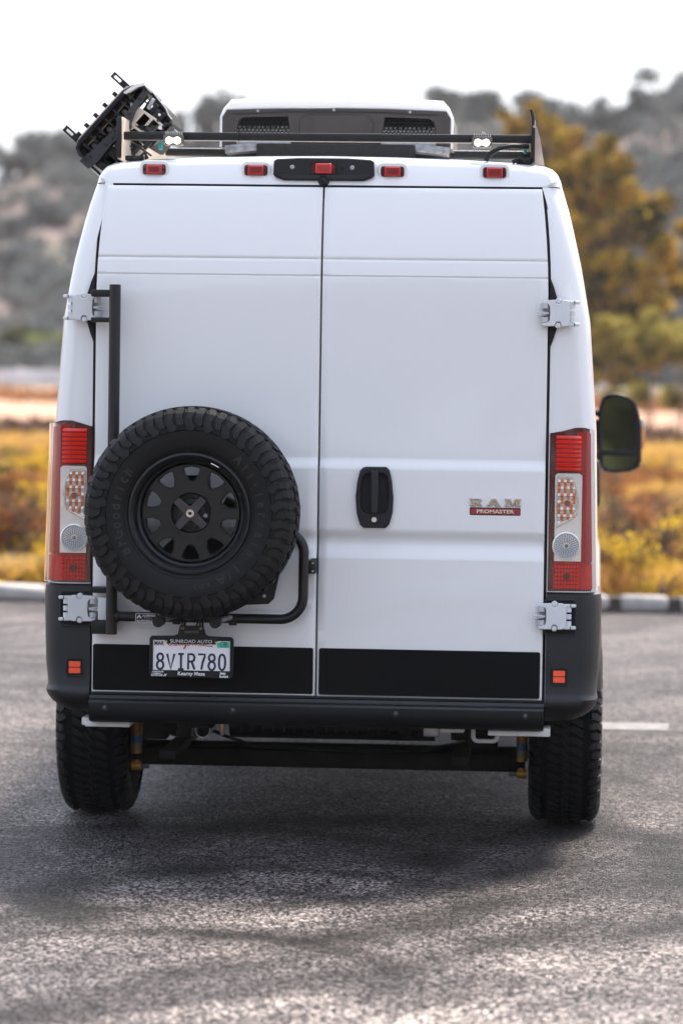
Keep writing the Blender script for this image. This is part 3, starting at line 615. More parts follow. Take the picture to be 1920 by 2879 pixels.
# ---- bumper corners
def plan(z, proud, xin, ywrap, s, y0=None, npt=9):
    h_ = hw(max(z, .5))+proud; Y0 = .004-proud if y0 is None else y0; P_ = [(xin, Y0), ((xin+h_-.08)/2, Y0)]
    for k in range(npt+1):
        th = R_(90-90*k/npt); P_.append((h_-.08*(1-math.cos(th)), Y0+.11*(1-math.sin(th))))
    P_.append((h_, ywrap)); return [(s*a, b+Rz(z), z) for a, b in P_]
for s in (1, -1):
    rows = [(.992, .002), (.985, .012), (.95, .016), (.7, .018), (.615, .016), (.600, .020), (.590, .026), (.570, .025), (.545, .014), (.525, -.006), (.508, -.035), (.503, -.06)]
    xi_ = .864 if s < 0 else .846
    A = [plan(z, p, xi_, .52, s) for z, p in rows]; B = [plan(z, -.075, xi_, .50, s, y0=.05) for z, p in rows]
    bc = slab('bumper_corner', A, B, bplast, van, 40)
    # hinge pocket and reflector pocket
    cx = s*.897+XO
    plate('pocket_rim', [rrect(cx-.072 if s < 0 else cx-.05, .83, cx+.05 if s < 0 else cx+.072, .968, .014), rrect((cx-.066 if s < 0 else cx-.045), .838, (cx+.045 if s < 0 else cx+.066), .960, .012)], -.0185, .008, bplast, bc, bev=.002)
    plate('pocket', [rrect((cx-.067 if s < 0 else cx-.046), .837, (cx+.046 if s < 0 else cx+.067), .961, .012)], -.0140, .004, gapm, bc)
    rxp = -.921 if s < 0 else .897
    plate('pocket_rim', [rrect(rxp-.033, .643, rxp+.033, .712, .01), rrect(rxp-.029, .647, rxp+.029, .708, .008)], -.0185, .006, bplast, bc, bev=.0015)
    plate('pocket', [rrect(rxp-.030, .646, rxp+.030, .709, .008)], -.0150, .002, gapm, bc)
    plate('reflector', [rrect(rxp-.022, .655, rxp+.022, .676, .003)], -.0185, .006, retro, bc, bev=.001)
    plate('reflector', [rrect(rxp-.022, .679, rxp+.022, .700, .003)], -.0185, .006, retro, bc, bev=.001)
# bumper beam
prof = [(-.045, .578), (-.050, .566), (-.072, .560), (-.078, .552), (-.076, .53), (-.066, .505), (-.050, .486), (-.02, .474), (.06, .470), (.06, .578)]
A = [[(x_, y_, z_) for (y_, z_) in prof] for x_ in (-.858, -.85, -.4, 0, .4, .834, .842)]; V = [p for r in A for p in r]; F = []; m_ = len(prof)
for k in range(len(A)-1):
    for i in range(m_): j = (i+1) % m_; F.append((k*m_+i, k*m_+j, (k+1)*m_+j, (k+1)*m_+i))
F.append(tuple(range(m_))); F.append(tuple(range((len(A)-1)*m_, len(A)*m_)))
me = mesh(V, F); bm = bmesh.new(); bm.from_mesh(me); bmesh.ops.recalc_face_normals(bm, faces=bm.faces); bm.to_mesh(me); bm.free()
bumper = link('rear_bumper', me, bplast, van); shade(me, 30)
for x_ in (-.797, -.315, .294, .774):
    so_ = cyl('parking_sensor', (x_, -.078, .536), .0145, .006, plast, bumper, r2=.016); revolve('sensor_ring', [(.0125, -.083), (.016, -.083), (.016, -.079)], black, bumper, (x_, 0, .536), 24)
    cyl('sensor_disc', (x_, -.0825, .536), .0065, .003, mat('sensor_face', (.10, .105, .115), .4), bumper)
box('step_ledge', (-.008, -.02, .5845), (1.69, .05, .006), gapm, van, bev=.001)
# ---- tail lights
def lamp(s):
    r = empty('tail_light', (0, 0, 0), van); r['label'] = 'red and clear tail light, '+('left' if s < 0 else 'right')+' side'
    zr = list(np.linspace(.998, 1.585, 14))
    def surf(zs, xin, pr, back, yw, name, m_):
        xin = xin-(.017 if s > 0 and xin < .9 else 0)
        A = [plan(z, pr, xin, yw, s) for z in zs]
        kk = -6 if s > 0 else -3
        A = [q_[:kk] for q_ in A]
        # slanting top edge: outer end a little higher
        if zs[-1] > 1.5: A[-1] = [(a, b, c+.022*sm(.86, .95, abs(a))-.012*sm(.97, 1.03, abs(a))) for a, b, c in A[-1]]
        B = [plan(z, back, xin, yw-.002, s, y0=.03)[:kk] for z in zs]
        if zs[-1] > 1.5: B[-1] = [(a, b, q[2]) for (a, b, c), q in zip(B[-1], A[-1])]
        return slab(name, A, B, m_, r, 45)
    surf(zr, .866, .002, -.03, .13, 'housing', redd)
    X = lambda a: s*a-(.013 if s > 0 else 0)
    def pl(name, outs, y, th, m_, bev=0): return plate(name, [[(X(a), b) for a, b in o] for o in outs], y, th, m_, r, bev)
    # brake fins
    for k in range(8):
        z_ = 1.445+k*.0168
        V_ = [(X(.886), -.004, z_), (X(.955), -.006, z_), (X(.978), -.001, z_), (X(.886), -.013, z_+.0045), (X(.955), -.015, z_+.0045), (X(.978), -.009, z_+.0045), (X(.886), -.003, z_+.0145), (X(.955), -.005, z_+.0145), (X(.978), .0, z_+.0145)]
        fo = link('reflector_fin', mesh(V_, [(0, 1, 4, 3), (1, 2, 5, 4), (3, 4, 7, 6), (4, 5, 8, 7), (0, 3, 6), (2, 8, 5), (0, 6, 7, 1), (1, 7, 8, 2)]), redb, r)
    pl('inner_edge', [[(.868, 1.0), (.882, 1.0), (.882, 1.585), (.868, 1.583)]], -.0045, .004, redd)
    surf(list(np.linspace(1.105, 1.57, 8)), .985, .006, .0, .12, 'side_strip', mat('side_strip_red', (.34, .013, .009), .2, coat=.6))
    # clear section
    pl('reflector_tray', [[(.884, 1.108), (.984, 1.108), (.984, 1.428), (.975, 1.436), (.893, 1.436), (.884, 1.428)]], -.006, .004, silver, .001)
    ind = [(.889, 1.232), (.945, 1.262), (.968, 1.285), (.972, 1.33), (.966, 1.385), (.948, 1.425), (.897, 1.428), (.888, 1.42)]
    pl('indicator_bezel', [ind, [(.895+(a-.895)*.86+.003, 1.33+(b-1.33)*.88) for a, b in ind]], -.013, .009, chrome, .0015)
    bm = bmesh.new(); bm2 = bmesh.new()
    from mathutils.geometry import intersect_point_line
    for i in range(7):
        for j in range(13):
            a = .899+i*.0112; b = 1.252+j*.0130
            xm = .962 if b < 1.33 else .962-(b-1.33)*.1
            if a > xm or b < 1.246+(a-.895)*.5 or b > 1.418: continue
            if math.hypot(a-.930, b-1.325) < .015: continue
            bm_box(bm if (i+j//3) % 2 else bm2, (X(a), -.010, b), (.0095, .007, .0112), Matrix.Rotation(R_(20 if j % 2 else -20), 3, 'X'), .001)
    fin(bm, 'indicator_prisms', orange, r, False); fin(bm2, 'clear_prisms', silver, r, False)
    cyl('indicator_bulb', (X(.930), -.010, 1.325), .0115, .008, mat('bulb_amber', (.35, .08, .02), .15, coat=1), r, seg=8)
    revolve('bulb_ring', [(.0115, -.012), (.0125, -.016), (.015, -.012), (.015, -.006)], silver, r, (X(.930), 0, 1.325), 16)
    # reversing lamp
    c = (X(.929), 0, 1.166)
    revolve('reversing_lamp', [(.0001, -.007), (.044, -.009), (.048, -.016), (.0525, -.014), (.0535, -.004)], silver, r, c, 40)
    bm = bmesh.new()
    for rr, nn in ((.0145, 10), (.022, 16), (.030, 22), (.0385, 28)):
        for k in range(nn):
            a = 2*math.pi*k/nn+rr*50; bmesh.ops.create_icosphere(bm, subdivisions=1, radius=.0033, matrix=Matrix.Translation((c[0]+rr*math.cos(a), -.0095, c[2]+rr*math.sin(a))))
    fin(bm, 'lamp_beads', silverd, r, True)
    for rr in (.018, .026, .0345, .043): tube('lamp_ring', [(c[0]+rr*math.cos(t/30*2*math.pi), -.0085, c[2]+rr*math.sin(t/30*2*math.pi)) for t in range(30)], .0011, silverd, r, 1, True)
    cyl('lamp_bulb', (c[0], -.011, c[2]), .0075, .006, mat('bulb_dark', (.25, .27, .28), .15, metal=.8), r, seg=6)
    # fog section
    surf([1.004, 1.03, 1.06, 1.09, 1.1], .884, .006, -.0, .10, 'fog_lens', red)
    bm = bmesh.new()
    for j in range(6):
        for i in range(8):
            bm_box(bm, (X(.892+i*.0115), -.0075-.001*((i*j) % 3), 1.014+j*.0150), (.008, .005, .010), Matrix.Rotation(R_(15*((i+j) % 3-1)), 3, 'Y'), .001)
    fin(bm, 'fog_prisms', redb, r, False); cyl('fog_bulb', (X(.932), -.010, 1.052), .012, .008, redd, r, seg=10)
    pl('red_rib', [[(.884, 1.100), (1.0, 1.100), (1.0, 1.106), (.884, 1.106)]], -.013, .012, red)
    surf(zr, .868, .019, .0165, .128, 'lens_cover', clear)
lamp(-1); lamp(1)
# ---- header marker lights and the camera panel
yh = .004+Rz(2.557)
for x_ in (-.653, -.269, .244, .626):
    r = empty('marker_light', (x_, yh-.002, 2.556), van)
    plate('mound', [rrect(-.056, -.032, .056, .034, .022)], -.004, .02, paint, r, bev=.004)
    plate('base', [rrect(-.044, -.020, .044, .020, .010)], -.0085, .006, redd, r, bev=.002)
    plate('lens', [rrect(-.030, -.0185, .030, .0175, .004)], -.017, .010, mat('marker_red', (.42, .012, .02), .18, coat=.7), r, bev=.004)
    plate('core', [rrect(-.019, -.009, .019, .008, .003)], -.0185, .002, mat('marker_core', (.16, .01, .01), .3), r)
    for q in (-1, 1): cyl('screw', (q*.037, -.0095, 0), .0055, .003, black, r, seg=8)
r = empty('camera_panel', (-.013, yh-.012, 2.562), van)
plate('panel', [[(-.188, .030), (-.176, .037), (-.09, .042), (.09, .042), (.176, .037), (.188, .030), (.190, -.022), (.180, -.032), (.15, -.043), (-.15, -.043), (-.180, -.032), (-.190, -.022)]], -.012, .03, plast, r, bev=.006)
plate('lower_ridge', [[(-.172, -.022), (.172, -.022), (.15, -.038), (-.15, -.038)]], -.016, .006, bplast, r, bev=.002)
plate('light_frame', [rrect(-.051, -.021, .051, .027, .006), rrect(-.046, -.017, .046, .023, .004)], -.016, .006, black, r, bev=.001)
plate('marker_base', [rrect(-.044, -.016, .044, .021, .008)], -.0145, .004, redd, r)
plate('marker_lens', [rrect(-.031, -.0175, .031, .0205, .006)], -.024, .010, mat('center_red', (.62, .03, .04), .15, coat=.7), r, bev=.004)
plate('core', [rrect(-.02, -.007, .02, .010, .003)], -.0255, .002, mat('marker_core2', (.30, .03, .02), .3), r)
for x_ in (-.118, .07, .107): revolve('screw', [(.0001, -.016), (.0045, -.0165), (.006, -.014), (.0085, -.013)], steel if x_ != .07 else black, r, (x_, 0, .006), 16)
revolve('camera_lens', [(.0001, -.030), (.010, -.028), (.018, -.018), (.022, -.002), (.022, .004)], plast, r, (0, 0, -.043), 24)
# ---- hinges
def hinge_mesh():
    cu = []
    return [(-.030, .050), (-.014, .050), (-.012, .040), (-.006, .035), (.002, .035), (.008, .040), (.010, .050), (.052, .048), (.058, .044), (.058, .036), (.036, .034), (.030, .026), (.028, 0), (.030, -.026), (.036, -.034), (.058, -.036), (.058, -.044), (.052, -.048), (.010, -.048), (.008, -.036), (.002, -.031), (-.006, -.031), (-.012, -.036), (-.014, -.048), (-.030, -.048), (-.040, -.044), (-.046, -.036), (-.046, .038), (-.040, .046)]
def hinge(cx, cz, s, label, y=-.016):
    r = empty('hinge', (cx, y, cz), van); r['label'] = label
    pl = lambda nm, o, yy, th, bev=.003: plate(nm, [[(-s*a, b) for a, b in o]], yy, th, hwhite, r, bev)
    pl('hinge_plate', hinge_mesh(), -.022, .012)
    for dz in (.028, .0, -.024): cyl('knuckle', (-s*.048, -.010, dz), .014 if dz else .017, .020 if dz else .008, mat('hinge_knuckle', (.48, .49, .51), .4), r, 'Z', 16)
    box('hinge_arm', (-s*.060, -.014, .003), (.034, .008, .006), hwhite, r, .002); box('hinge_arm', (-s*.060, -.014, -.006), (.034, .008, .006), hwhite, r, .002)
    for dz in (.026, .0, -.026): cyl('knuckle', (s*.054, -.008, dz), .011, .018, hwhite, r, 'Z', 14)
    for dz in (.041, -.041): box('hinge_arm', (s*.060, -.014, dz), (.044, .012, .013), hwhite, r, .004)
    box('slot', (s*.062, -.0205, .041), (.003, .004, .013), gapm, r, .0005); box('slot', (s*.062, -.0205, -.041), (.003, .004, .013), gapm, r, .0005)
    for dz in (.046, -.044): revolve('hinge_bolt', [(.0001, -.019), (.009, -.018), (.012, -.012), (.012, 0)], hwhite, r, (s*.002, 0, dz), 16)
    plate('mount_pad', [rrect(-.055, -.042, .045, .042, .01)], .0, .018, mat('hinge_pad', (.30, .31, .33), .5), r, .002)
hinge(-.895, 2.031, -1, 'white upper left door hinge'); hinge(-.898, .902, -1, 'white lower left door hinge', -.030)
hinge(.870, 2.030, 1, 'white upper right door hinge'); hinge(.874, .904, 1, 'white lower right door hinge', -.030)
# widened dark gap around the upper hinges
for s in (1, -1):
    a = s*.853+XO
    plate('hinge_gap', [[(a, 2.16), (a+s*.012, 2.13), (a+s*.026, 2.085), (a+s*.026, 1.975), (a+s*.012, 1.93), (a, 1.90)]], -.0005, .004, gapm, van)
# ---- door handle
r = empty('door_handle', (.2005, -.024, 1.3365), van)
ho = [(-.058, .112), (.036, .112), (.049, .104), (.058, .075), (.068, .02), (.070, -.03), (.066, -.075), (.055, -.106), (.044, -.115), (-.034, -.115), (-.047, -.108), (-.062, -.07), (-.071, -.01), (-.0705, .04), (-.066, .09)]
ho = [(-.034, .114), (.042, .114), (.054, .103), (.064, .06), (.070, 0), (.068, -.055), (.056, -.100), (.043, -.114), (-.040, -.114), (-.053, -.102), (-.066, -.06), (-.071, 0), (-.066, .055), (-.056, .098), (-.046, .110)]
hi = [(-.030, .088), (.032, .088), (.044, .075), (.050, .03), (.050, -.03), (.040, -.056), (.022, -.062), (-.024, -.062), (-.042, -.055), (-.052, -.03), (-.052, .03), (-.044, .075)]
plate('surround', [ho, hi], -.016, .030, plast, r, .006)
plate('recess', [hi], .003, .002, gapm, r)
plate('grip', [[(-.013, .100), (.013, .100), (.0145, 0), (.013, -.060), (-.013, -.060), (-.0145, 0)]], -.026, .016, bplast, r, .005)
plate('lock_boss', [rrect(-.020, -.098, .020, -.056, .012)], -.019, .006, plast, r, .002)
cyl('lock', (0, -.021, -.083), .0095, .006, mat('lock_metal', (.75, .68, .62), .3, metal=.6), r)
# ---- badges
bd = empty('badge', (0, 0, 0), doorR); sc_ = .0056
Rg = [[(0, 6), (7, 6), (8.4, 5.4), (8.7, 4), (7.9, 2.9), (6.8, 2.5), (9.4, 0), (5.9, 0), (4, 2.2), (3.4, 2.2), (3.4, 1.2), (4.2, 1.2), (4.2, 0), (0, 0), (0, 1.2), (.8, 1.2), (.8, 4.8), (0, 4.8)], [(3.4, 4.8), (5.4, 4.8), (5.9, 4.1), (5.4, 3.4), (3.4, 3.4)]]
Ag = [[(0, 0), (0, 1.1), (.7, 1.1), (3.5, 6), (6.9, 6), (9.6, 1.1), (10.3, 1.1), (10.3, 0), (5.9, 0), (5.9, .9), (6.5, .9), (6.1, 1.7), (3.9, 1.7), (3.5, .9), (4.1, .9), (4.1, 0)], [(4.4, 2.7), (5.8, 2.7), (5.1, 4.2)]]
Mg = [[(0, 6), (4.4, 6), (5.9, 3), (7.4, 6), (11.8, 6), (11.8, 4.8), (11, 4.8), (11, 1.2), (11.8, 1.2), (11.8, 0), (7.6, 0), (7.6, 3.0), (6.2, .1), (5.4, .1), (3.9, 3.1), (3.9, 1.2), (4.6, 1.2), (4.6, 0), (0, 0), (0, 1.2), (.8, 1.2), (.8, 4.8), (0, 4.8)]]
for g_, x0, nm in ((Rg, .555, 'badge_letter'), (Ag, .617, 'badge_letter'), (Mg, .684, 'badge_letter')):
    kx = .0052
    plate('badge_back', [[(x0+a*kx+.0009*(1 if a > 5 else -1), 1.310+b*.0049+(.0010 if b > 3 else -.0010)) for a, b in g_[0]]], -.0150, .004, black, bd)
    plate(nm, [[(x0+a*kx*(1.0), 1.310+b*.0049) for a, b in o] for o in g_], -.024, .009, mat('badge_chrome', (.52, .47, .40), .16, metal=1), bd, .0022)
plate('badge_plate', [rrect(.555, 1.276, .744, 1.305, .004)], -.017, .007, black, bd, .001)
plate('badge_plate', [rrect(.559, 1.280, .740, 1.301, .002)], -.0185, .002, mat('badge_red', (.32, .012, .02), .3, coat=.5), bd)
text('badge_letters', 'PROMASTER', .6495, 1.2900, .0185, chrome, bd, -.0195, .002, .0007, 1.33, space=1.02)
bd.location = (.0, -.004, .0)
# ---- spare wheel carrier
car = empty('wheel_carrier', (0, 0, 0), van); TYc = -.115
tube('upright_tube', [(-.770, TYc, 2.112), (-.770, TYc, .812)], .0215, tubem, car)
cyl('tube_cap', (-.770, TYc, 2.113), .0205, .004, black, car, 'Z')
def bend(p0, p1, p2, r_, n_=8):
    a = (Vector(p0)-Vector(p1)).normalized(); b = (Vector(p2)-Vector(p1)).normalized(); ang = a.angle(b); d = r_/math.tan(ang/2); c = Vector(p1)+(a+b).normalized()*(r_/math.sin(ang/2))
    s_ = Vector(p1)+a*d-c; e_ = Vector(p1)+b*d-c; return [tuple(c+s_.normalized().slerp(e_.normalized(), k/n_)*r_) for k in range(n_+1)]
q0, q1, q2, q3 = (-.765, TYc, .880), (-.055, TYc, .880), (-.055, TYc, 1.175), (-.35, TYc, 1.32)
tube('swing_arm', [q0]+bend(q0, q1, q2, .085, 10)+bend(q1, q2, q3, .07, 8)+[q3], .0185, tubem, car)
tube('weld_bead', [(-.745+.003*0, TYc+.021*math.cos(t/12*2*math.pi), .88+.021*math.sin(t/12*2*math.pi)) for t in range(12)], .003, tubem, car, 2, True)
for z_ in (2.083, 1.984): box('carrier_bracket', (-.815, -.07, z_), (.095, .06, .026 if z_ > 2 else .018), black, car, .004)
box('carrier_bracket', (-.812, -.055, .975), (.075, .07, .022), black, car, .003); box('carrier_bracket', (-.80, -.06, .905), (.05, .05, .085), hwhite, car, .003); box('carrier_bracket', (-.812, -.055, .835), (.075, .06, .05), black, car, .003)
box('latch', (-.028, -.05, 1.075), (.032, .085, .050), black, car, .004); box('latch', (-.022, -.02, 1.098), (.022, .03, .012), black, car, .002)
for z_ in (1.06, 1.09): cyl('latch_bolt', (-.022, -.094, z_), .004, .004, steel, car, seg=6)
plate('mount_plate', [[(-.50, 1.41), (-.41, 1.41), (-.39, 1.20), (-.27, 1.15), (-.14, 1.15), (-.133, 1.10), (-.165, .955), (-.185, .935), (-.36, .925), (-.60, .925), (-.60, 1.12), (-.52, 1.20)]], -.105, .012, plast, car, .003)
cyl('mount_hub', (-.454, -.15, 1.278), .085, .10, black, car)
for x_, z_ in ((-.200, .965), (-.170, 1.02)): cyl('plate_bolt', (x_, -.108, z_), .007, .005, steel, car, seg=6)
for cx_ in (-.575, -.365):
    cyl('arm_pin', (cx_, -.245, .874), .0205, .075, black, car, seg=28); tube('arm_pin_link', [(cx_, -.22, .876), (cx_+.045, -.12, .885)], .010, steel, car, 4); box('arm_tab', (cx_+.05, -.12, .872), (.03, .02, .035), black, car)
# sticker
stk = plate('sticker', [rrect(-.677, .860, -.590, .894, .004)], -.1362, .0015, black, car)
plate('sticker_border', [rrect(-.677, .860, -.590, .894, .004), rrect(-.6752, .8618, -.5918, .8922, .003)], -.1372, .001, inkw, stk)
text('sticker_text', 'ALUMINESS.COM', -.6335, .8665, .0098, inkw, stk, -.1374, .0006, .0002, 1.05); text('sticker_text', 'ALUMINESS', -.627, .8855, .0095, inkw, stk, -.1374, .0006, .0003, 1.0)
plate('sticker_logo', [[(-.6735, .876), (-.663, .890), (-.652, .876), (-.658, .876), (-.663, .882), (-.668, .876)]], -.1374, .0006, inkw, stk); text('sticker_text', 'PRODUCTS', -.630, .8770, .0045, inkw, stk, -.1374, .0006, 0, 1.2)
# ---- licence plate
lp = empty('licence_plate', (-.4645, -.150, .738), van)
fo_ = [(-.157, -.070), (-.150, -.078), (.150, -.078), (.157, -.070), (.157, .066), (.149, .075), (.066, .077), (.052, .083), (.044, .115), (-.044, .115), (-.052, .083), (-.066, .077), (-.149, .075), (-.157, .066)]
plate('plate_frame', [fo_, [(-.1435, -.052), (.1435, -.052), (.1435, .0595), (.098, .0595), (.090, .0465), (-.092, .0465), (-.100, .0595), (-.1435, .0595)]], -.006, .008, black, lp, .0015)
sheet = plate('plate_sheet', [rrect(-.148, -.058, .148, .066, .004)], -.001, .002, plate_w, lp)
GL = {'8': [[(.5+.36*math.sin(t), 1.5-.0+.42*math.cos(t)) for t in np.linspace(0, 2*math.pi, 17)], [(.5+.40*math.sin(t), .55+.50*math.cos(t)) for t in np.linspace(0, 2*math.pi, 17)]],
      'V': [[(.05, 1.9), (.5, .08), (.95, 1.9)]], 'I': [[(.15, 1.9), (.85, 1.9)], [(.5, 1.9), (.5, .08)], [(.15, .08), (.85, .08)]],
      'R': [[(.12, .08), (.12, 1.9), (.55, 1.9), (.80, 1.80), (.9, 1.5), (.82, 1.15), (.55, 1.02), (.12, 1.02)], [(.55, 1.02), (.92, .08)]],
      '7': [[(.08, 1.9), (.92, 1.9), (.88, 1.6), (.62, .9), (.50, .08)]],
      '0': [[(.5+.38*math.sin(t), 1.0+.92*math.copysign(abs(math.cos(t))**.7, math.cos(t))) for t in np.linspace(0, 2*math.pi, 25)]]}
for i, ch in enumerate('8VIR780'):
    x0 = -.1305+i*.0383; z0 = -.0505; kx, kz = .0300, .0312
    if i == 0: x0 -= .001
    segs = GL[ch]; cu = bpy.data.curves.new('c', 'CURVE'); cu.dimensions = '3D'; cu.bevel_depth = .0041; cu.bevel_resolution = 3; cu.use_fill_caps = True
    for sgm in segs:
        sp = cu.splines.new('POLY'); sp.points.add(len(sgm)-1)
        for k, (a, b) in enumerate(sgm): sp.points[k].co = (x0+a*kx, -.0022, z0+b*kz, 1)
        for e_ in (sgm[0], sgm[-1]): pass
    me = curve_mesh(cu); me.transform(Matrix.Translation((0, -.0022, 0)) @ Matrix.Scale(.35, 4, (0, 1, 0)) @ Matrix.Translation((0, .0022, 0))); link('plate_character', me, inkb, lp, True)
cal = [(0, .055), (-.006, .058), (-.011, .052), (-.010, .044), (-.004, .042), (.002, .046), None, (.012, .049), (.007, .047), (.006, .042), (.010, .042), (.014, .049), (.013, .043), (.018, .044), (.025, .058), (.022, .043), (.026, .044), (.030, .049), (.029, .043), (.034, .045), (.043, .060), (.038, .045), (.033, .032), (.035, .031), (.041, .044), (.046, .048), (.045, .043), (.049, .043), (.051, .048), (.055, .049), (.059, .048), (.057, .043), (.062, .048), (.066, .048), (.065, .043), (.071, .048), (.075, .048), (.074, .043), (.079, .044), (.083, .049), (.082, .043), (.088, .044), (.094, .049), (.089, .047), (.089, .043), (.093, .043), (.097, .049), (.096, .043), (.105, .041), (.115, .0415)]
cur = []; 
for p in cal+[None]:
    if p is None: tube('script_lettering', [(-.073+a*1.32, -.0025, -.014+b*1.15+.006) for a, b in cur], .0016, inkr, lp, 2, flat=.4); cur = []
    else: cur.append(p)
text('plate_lettering', 'MAR', -.121, .047, .0215, inkk, lp, -.0025, .0006, .0004, .80)
plate('tag_sticker', [[(.095, .035), (.140, .035), (.140, .056), (.110, .057), (.104, .052), (.095, .052)]], -.0028, .001, teal, lp); text('plate_lettering', '22', .1255, .049, .0145, inkk, lp, -.0042, .0006, .0004, .95); text('plate_lettering', 'U8410802', .120, .0385, .0052, inkk, lp, -.0042, .0006, 0, 1.1)
cyl('tag_seal', (.108, -.0042, .048), .005, .0006, mat('seal', (.1, .35, .3), .5), lp)
text('frame_lettering', 'SUNROAD AUTO', -.001, .0560, .0175, inkw, lp, -.0068, .0008, .0001, 1.16, space=.98)
text('frame_lettering', 'Kearny Mesa', .0005, -.0640, .0190, inkw, lp, -.0068, .0008, .0005, 1.02)
for b_, x_, z_, s_, sx_ in (('CHRYSLER', -.1235, -.0580, .0066, 1.35), ('DODGE', -.1275, -.0715, .0080, 1.5), ('Jeep', .118, -.0600, .0130, .95), ('RAM', .122, -.0730, .0098, 1.6)): text('frame_lettering', b_, x_, z_, s_, inkw, lp, -.0068, .0008, .0006 if b_ in ('Jeep', 'RAM') else .0003, sx_)
for k in (0, 1): plate('slash_mark', [[(-.104+k*.005, -.0745), (-.1005+k*.005, -.0745), (-.095+k*.005, -.066), (-.0985+k*.005, -.066)]], -.0072, .0008, inkw, lp)
plate('wing_mark', [[(-.151, -.0645), (-.137, -.063), (-.128, -.0625), (-.105, -.0645), (-.128, -.0665)]], -.0072, .0008, inkw, lp)
for x_ in (-.0945, .0915): cyl('plate_screw', (x_, -.0075, .0545), .0045, .003, gold, lp, seg=6)
for x_ in (-.0325, .0335):
    revolve('plate_bolt', [(.0001, -.018), (.003, -.019), (.0055, -.016), (.0075, -.010)], gold, lp, (x_, 0, .1055), 12); tube('plate_rod', [(x_, -.003, .112), (x_+.003, .01, .137)], .0035, steel, lp, 3); tube('plate_stay', [(x_, .006, .105), (x_+.003, .012, .14)], .0085, black, lp, 3)
box('plate_lamp', (0, -.004, .092), (.055, .012, .012), mat('lamp_smoke', (.08, .075, .07), .3), lp, .003)
tube('plate_cable', [(.012, .01, .112), (.02, .012, .122), (.032, .01, .150)], .003, black, lp, 3)
# ---- white frame ends, hook, exhaust, shocks, axle, underbody
chs = empty('underbody', (0, 0, 0), van)
box('floor_pan', (0, 2.6, .50), (1.62, 4.6, .10), under, chs)
box('sill_end', (-.80, .10, .462), (.17, .16, .022), frost, chs, .003); box('sill_end', (-.885, .09, .470), (.028, .12, .03), frost, chs, .005)
box('sill_end', (.735, .10, .458), (.20, .16, .020), frost, chs, .003); box('sill_end', (.84, .09, .462), (.055, .12, .032), frost, chs, .005)
box('frame_rail', (-.45, .5, .475), (.09, .9, .05), under, chs); box('frame_rail', (.50, .5, .478), (.09, .9, .05), frost, chs); box('frame_rail', (.42, .15, .455), (.06, .08, .05), steel, chs)
h0, h1, h2, h3 = (.577, .16, .50), (.577, .16, .412), (.668, .16, .412), (.668, .16, .50)
tube('tow_hook', [h0]+bend(h0, h1, h2, .018, 5)+bend(h1, h2, h3, .018, 5)+[h3], .0085, hwhite, chs, 5)
ex = revolve('exhaust_tip', [(.026, -.06), (.029, -.06), (.029, .12), (.026, .12), (.025, -.05)], steel, chs, (-.462, .30, .422), 24); cyl('exhaust_bore', (-.462, .30, .422), .026, .02, gapm, chs)
bm = bmesh.new(); bm_cyl(bm, (.02, .55, .43), .095, .80, 'X', 28); 
for v in bm.verts: v.co.z = .425+(v.co.z-.43)*.62; v.co.y = .55+(v.co.y-.55)*1.3
fin(bm, 'spare_tank', black, chs)
for k in range(18): box('tank_rib', (-.33+k*.041, .43, .44), (.008, .03, .075), black, chs, .002)
box('hanger_bracket', (-.405, .42, .43), (.012, .03, .09), gold, chs); box('hanger_bracket', (.31, .42, .43), (.035, .06, .07), under, chs)
axl = box('axle_beam', (-.01, .95, .243), (1.56, .09, .072), under, chs, .012)
box('axle_tube', (-.01, .99, .285), (1.56, .05, .03), under, chs, .01)
for x_ in (-.62, .52): box('leaf_spring', (x_, 1.0, .30), (.065, 1.1, .035), under, chs, .005); cyl('spring_bush', (x_, .45, .42), .038, .07, under, chs, 'X')
box('bump_stop', (-.565, .72, .425), (.085, .08, .035), bronze, chs, .008); cyl('bump_stop', (-.60, .75, .375), .045, .06, black, chs, 'Z')
box('spring_clamp', (-.70, .75, .40), (.09, .12, .13), under, chs); box('spring_clamp', (.60, .8, .37), (.12, .12, .10), under, chs)
tube('brake_line', [(-.55, .6, .42), (-.42, .65, .36), (-.3, .8, .30), (0, .85, .29), (.3, .8, .29), (.5, .7, .34), (.55, .6, .37)], .007, black, chs, 3)
for x_, lab in ((-.788, 'left'), (.758, 'right')):
    r = empty('shock_absorber', (x_, .80, 0), van)
    cyl('shock_body', (0, 0, .345), .0225, .16, bronze, r, 'Z'); cyl('shock_collar', (0, 0, .325), .0235, .03, mat('shock_blue', (.06, .16, .3), .4), r, 'Z'); cyl('shock_tube', (0, 0, .43), .026, .08, black, r, 'Z'); cyl('shock_label', (0, 0, .295), .0233, .025, mat('shock_label', (.25, .25, .22), .5), r, 'Z')
    cyl('shock_eye', (0, 0, .215), .019, .038, bronze, r, 'X'); cyl('shock_eye', (0, 0, .222), .013, .03, bronze, r, 'Z'); cyl('shock_bolt', (.035 if x_ < 0 else -.035, 0, .212), .009, .035, steel, r, 'X', 6)
for s in (-1, 1): box('wheel_house', (s*.80, 1.0, .72), (.02, .98, .46), under, chs); box('wheel_house', (s*.9, 1.0, .93), (.2, .9, .02), under, chs)
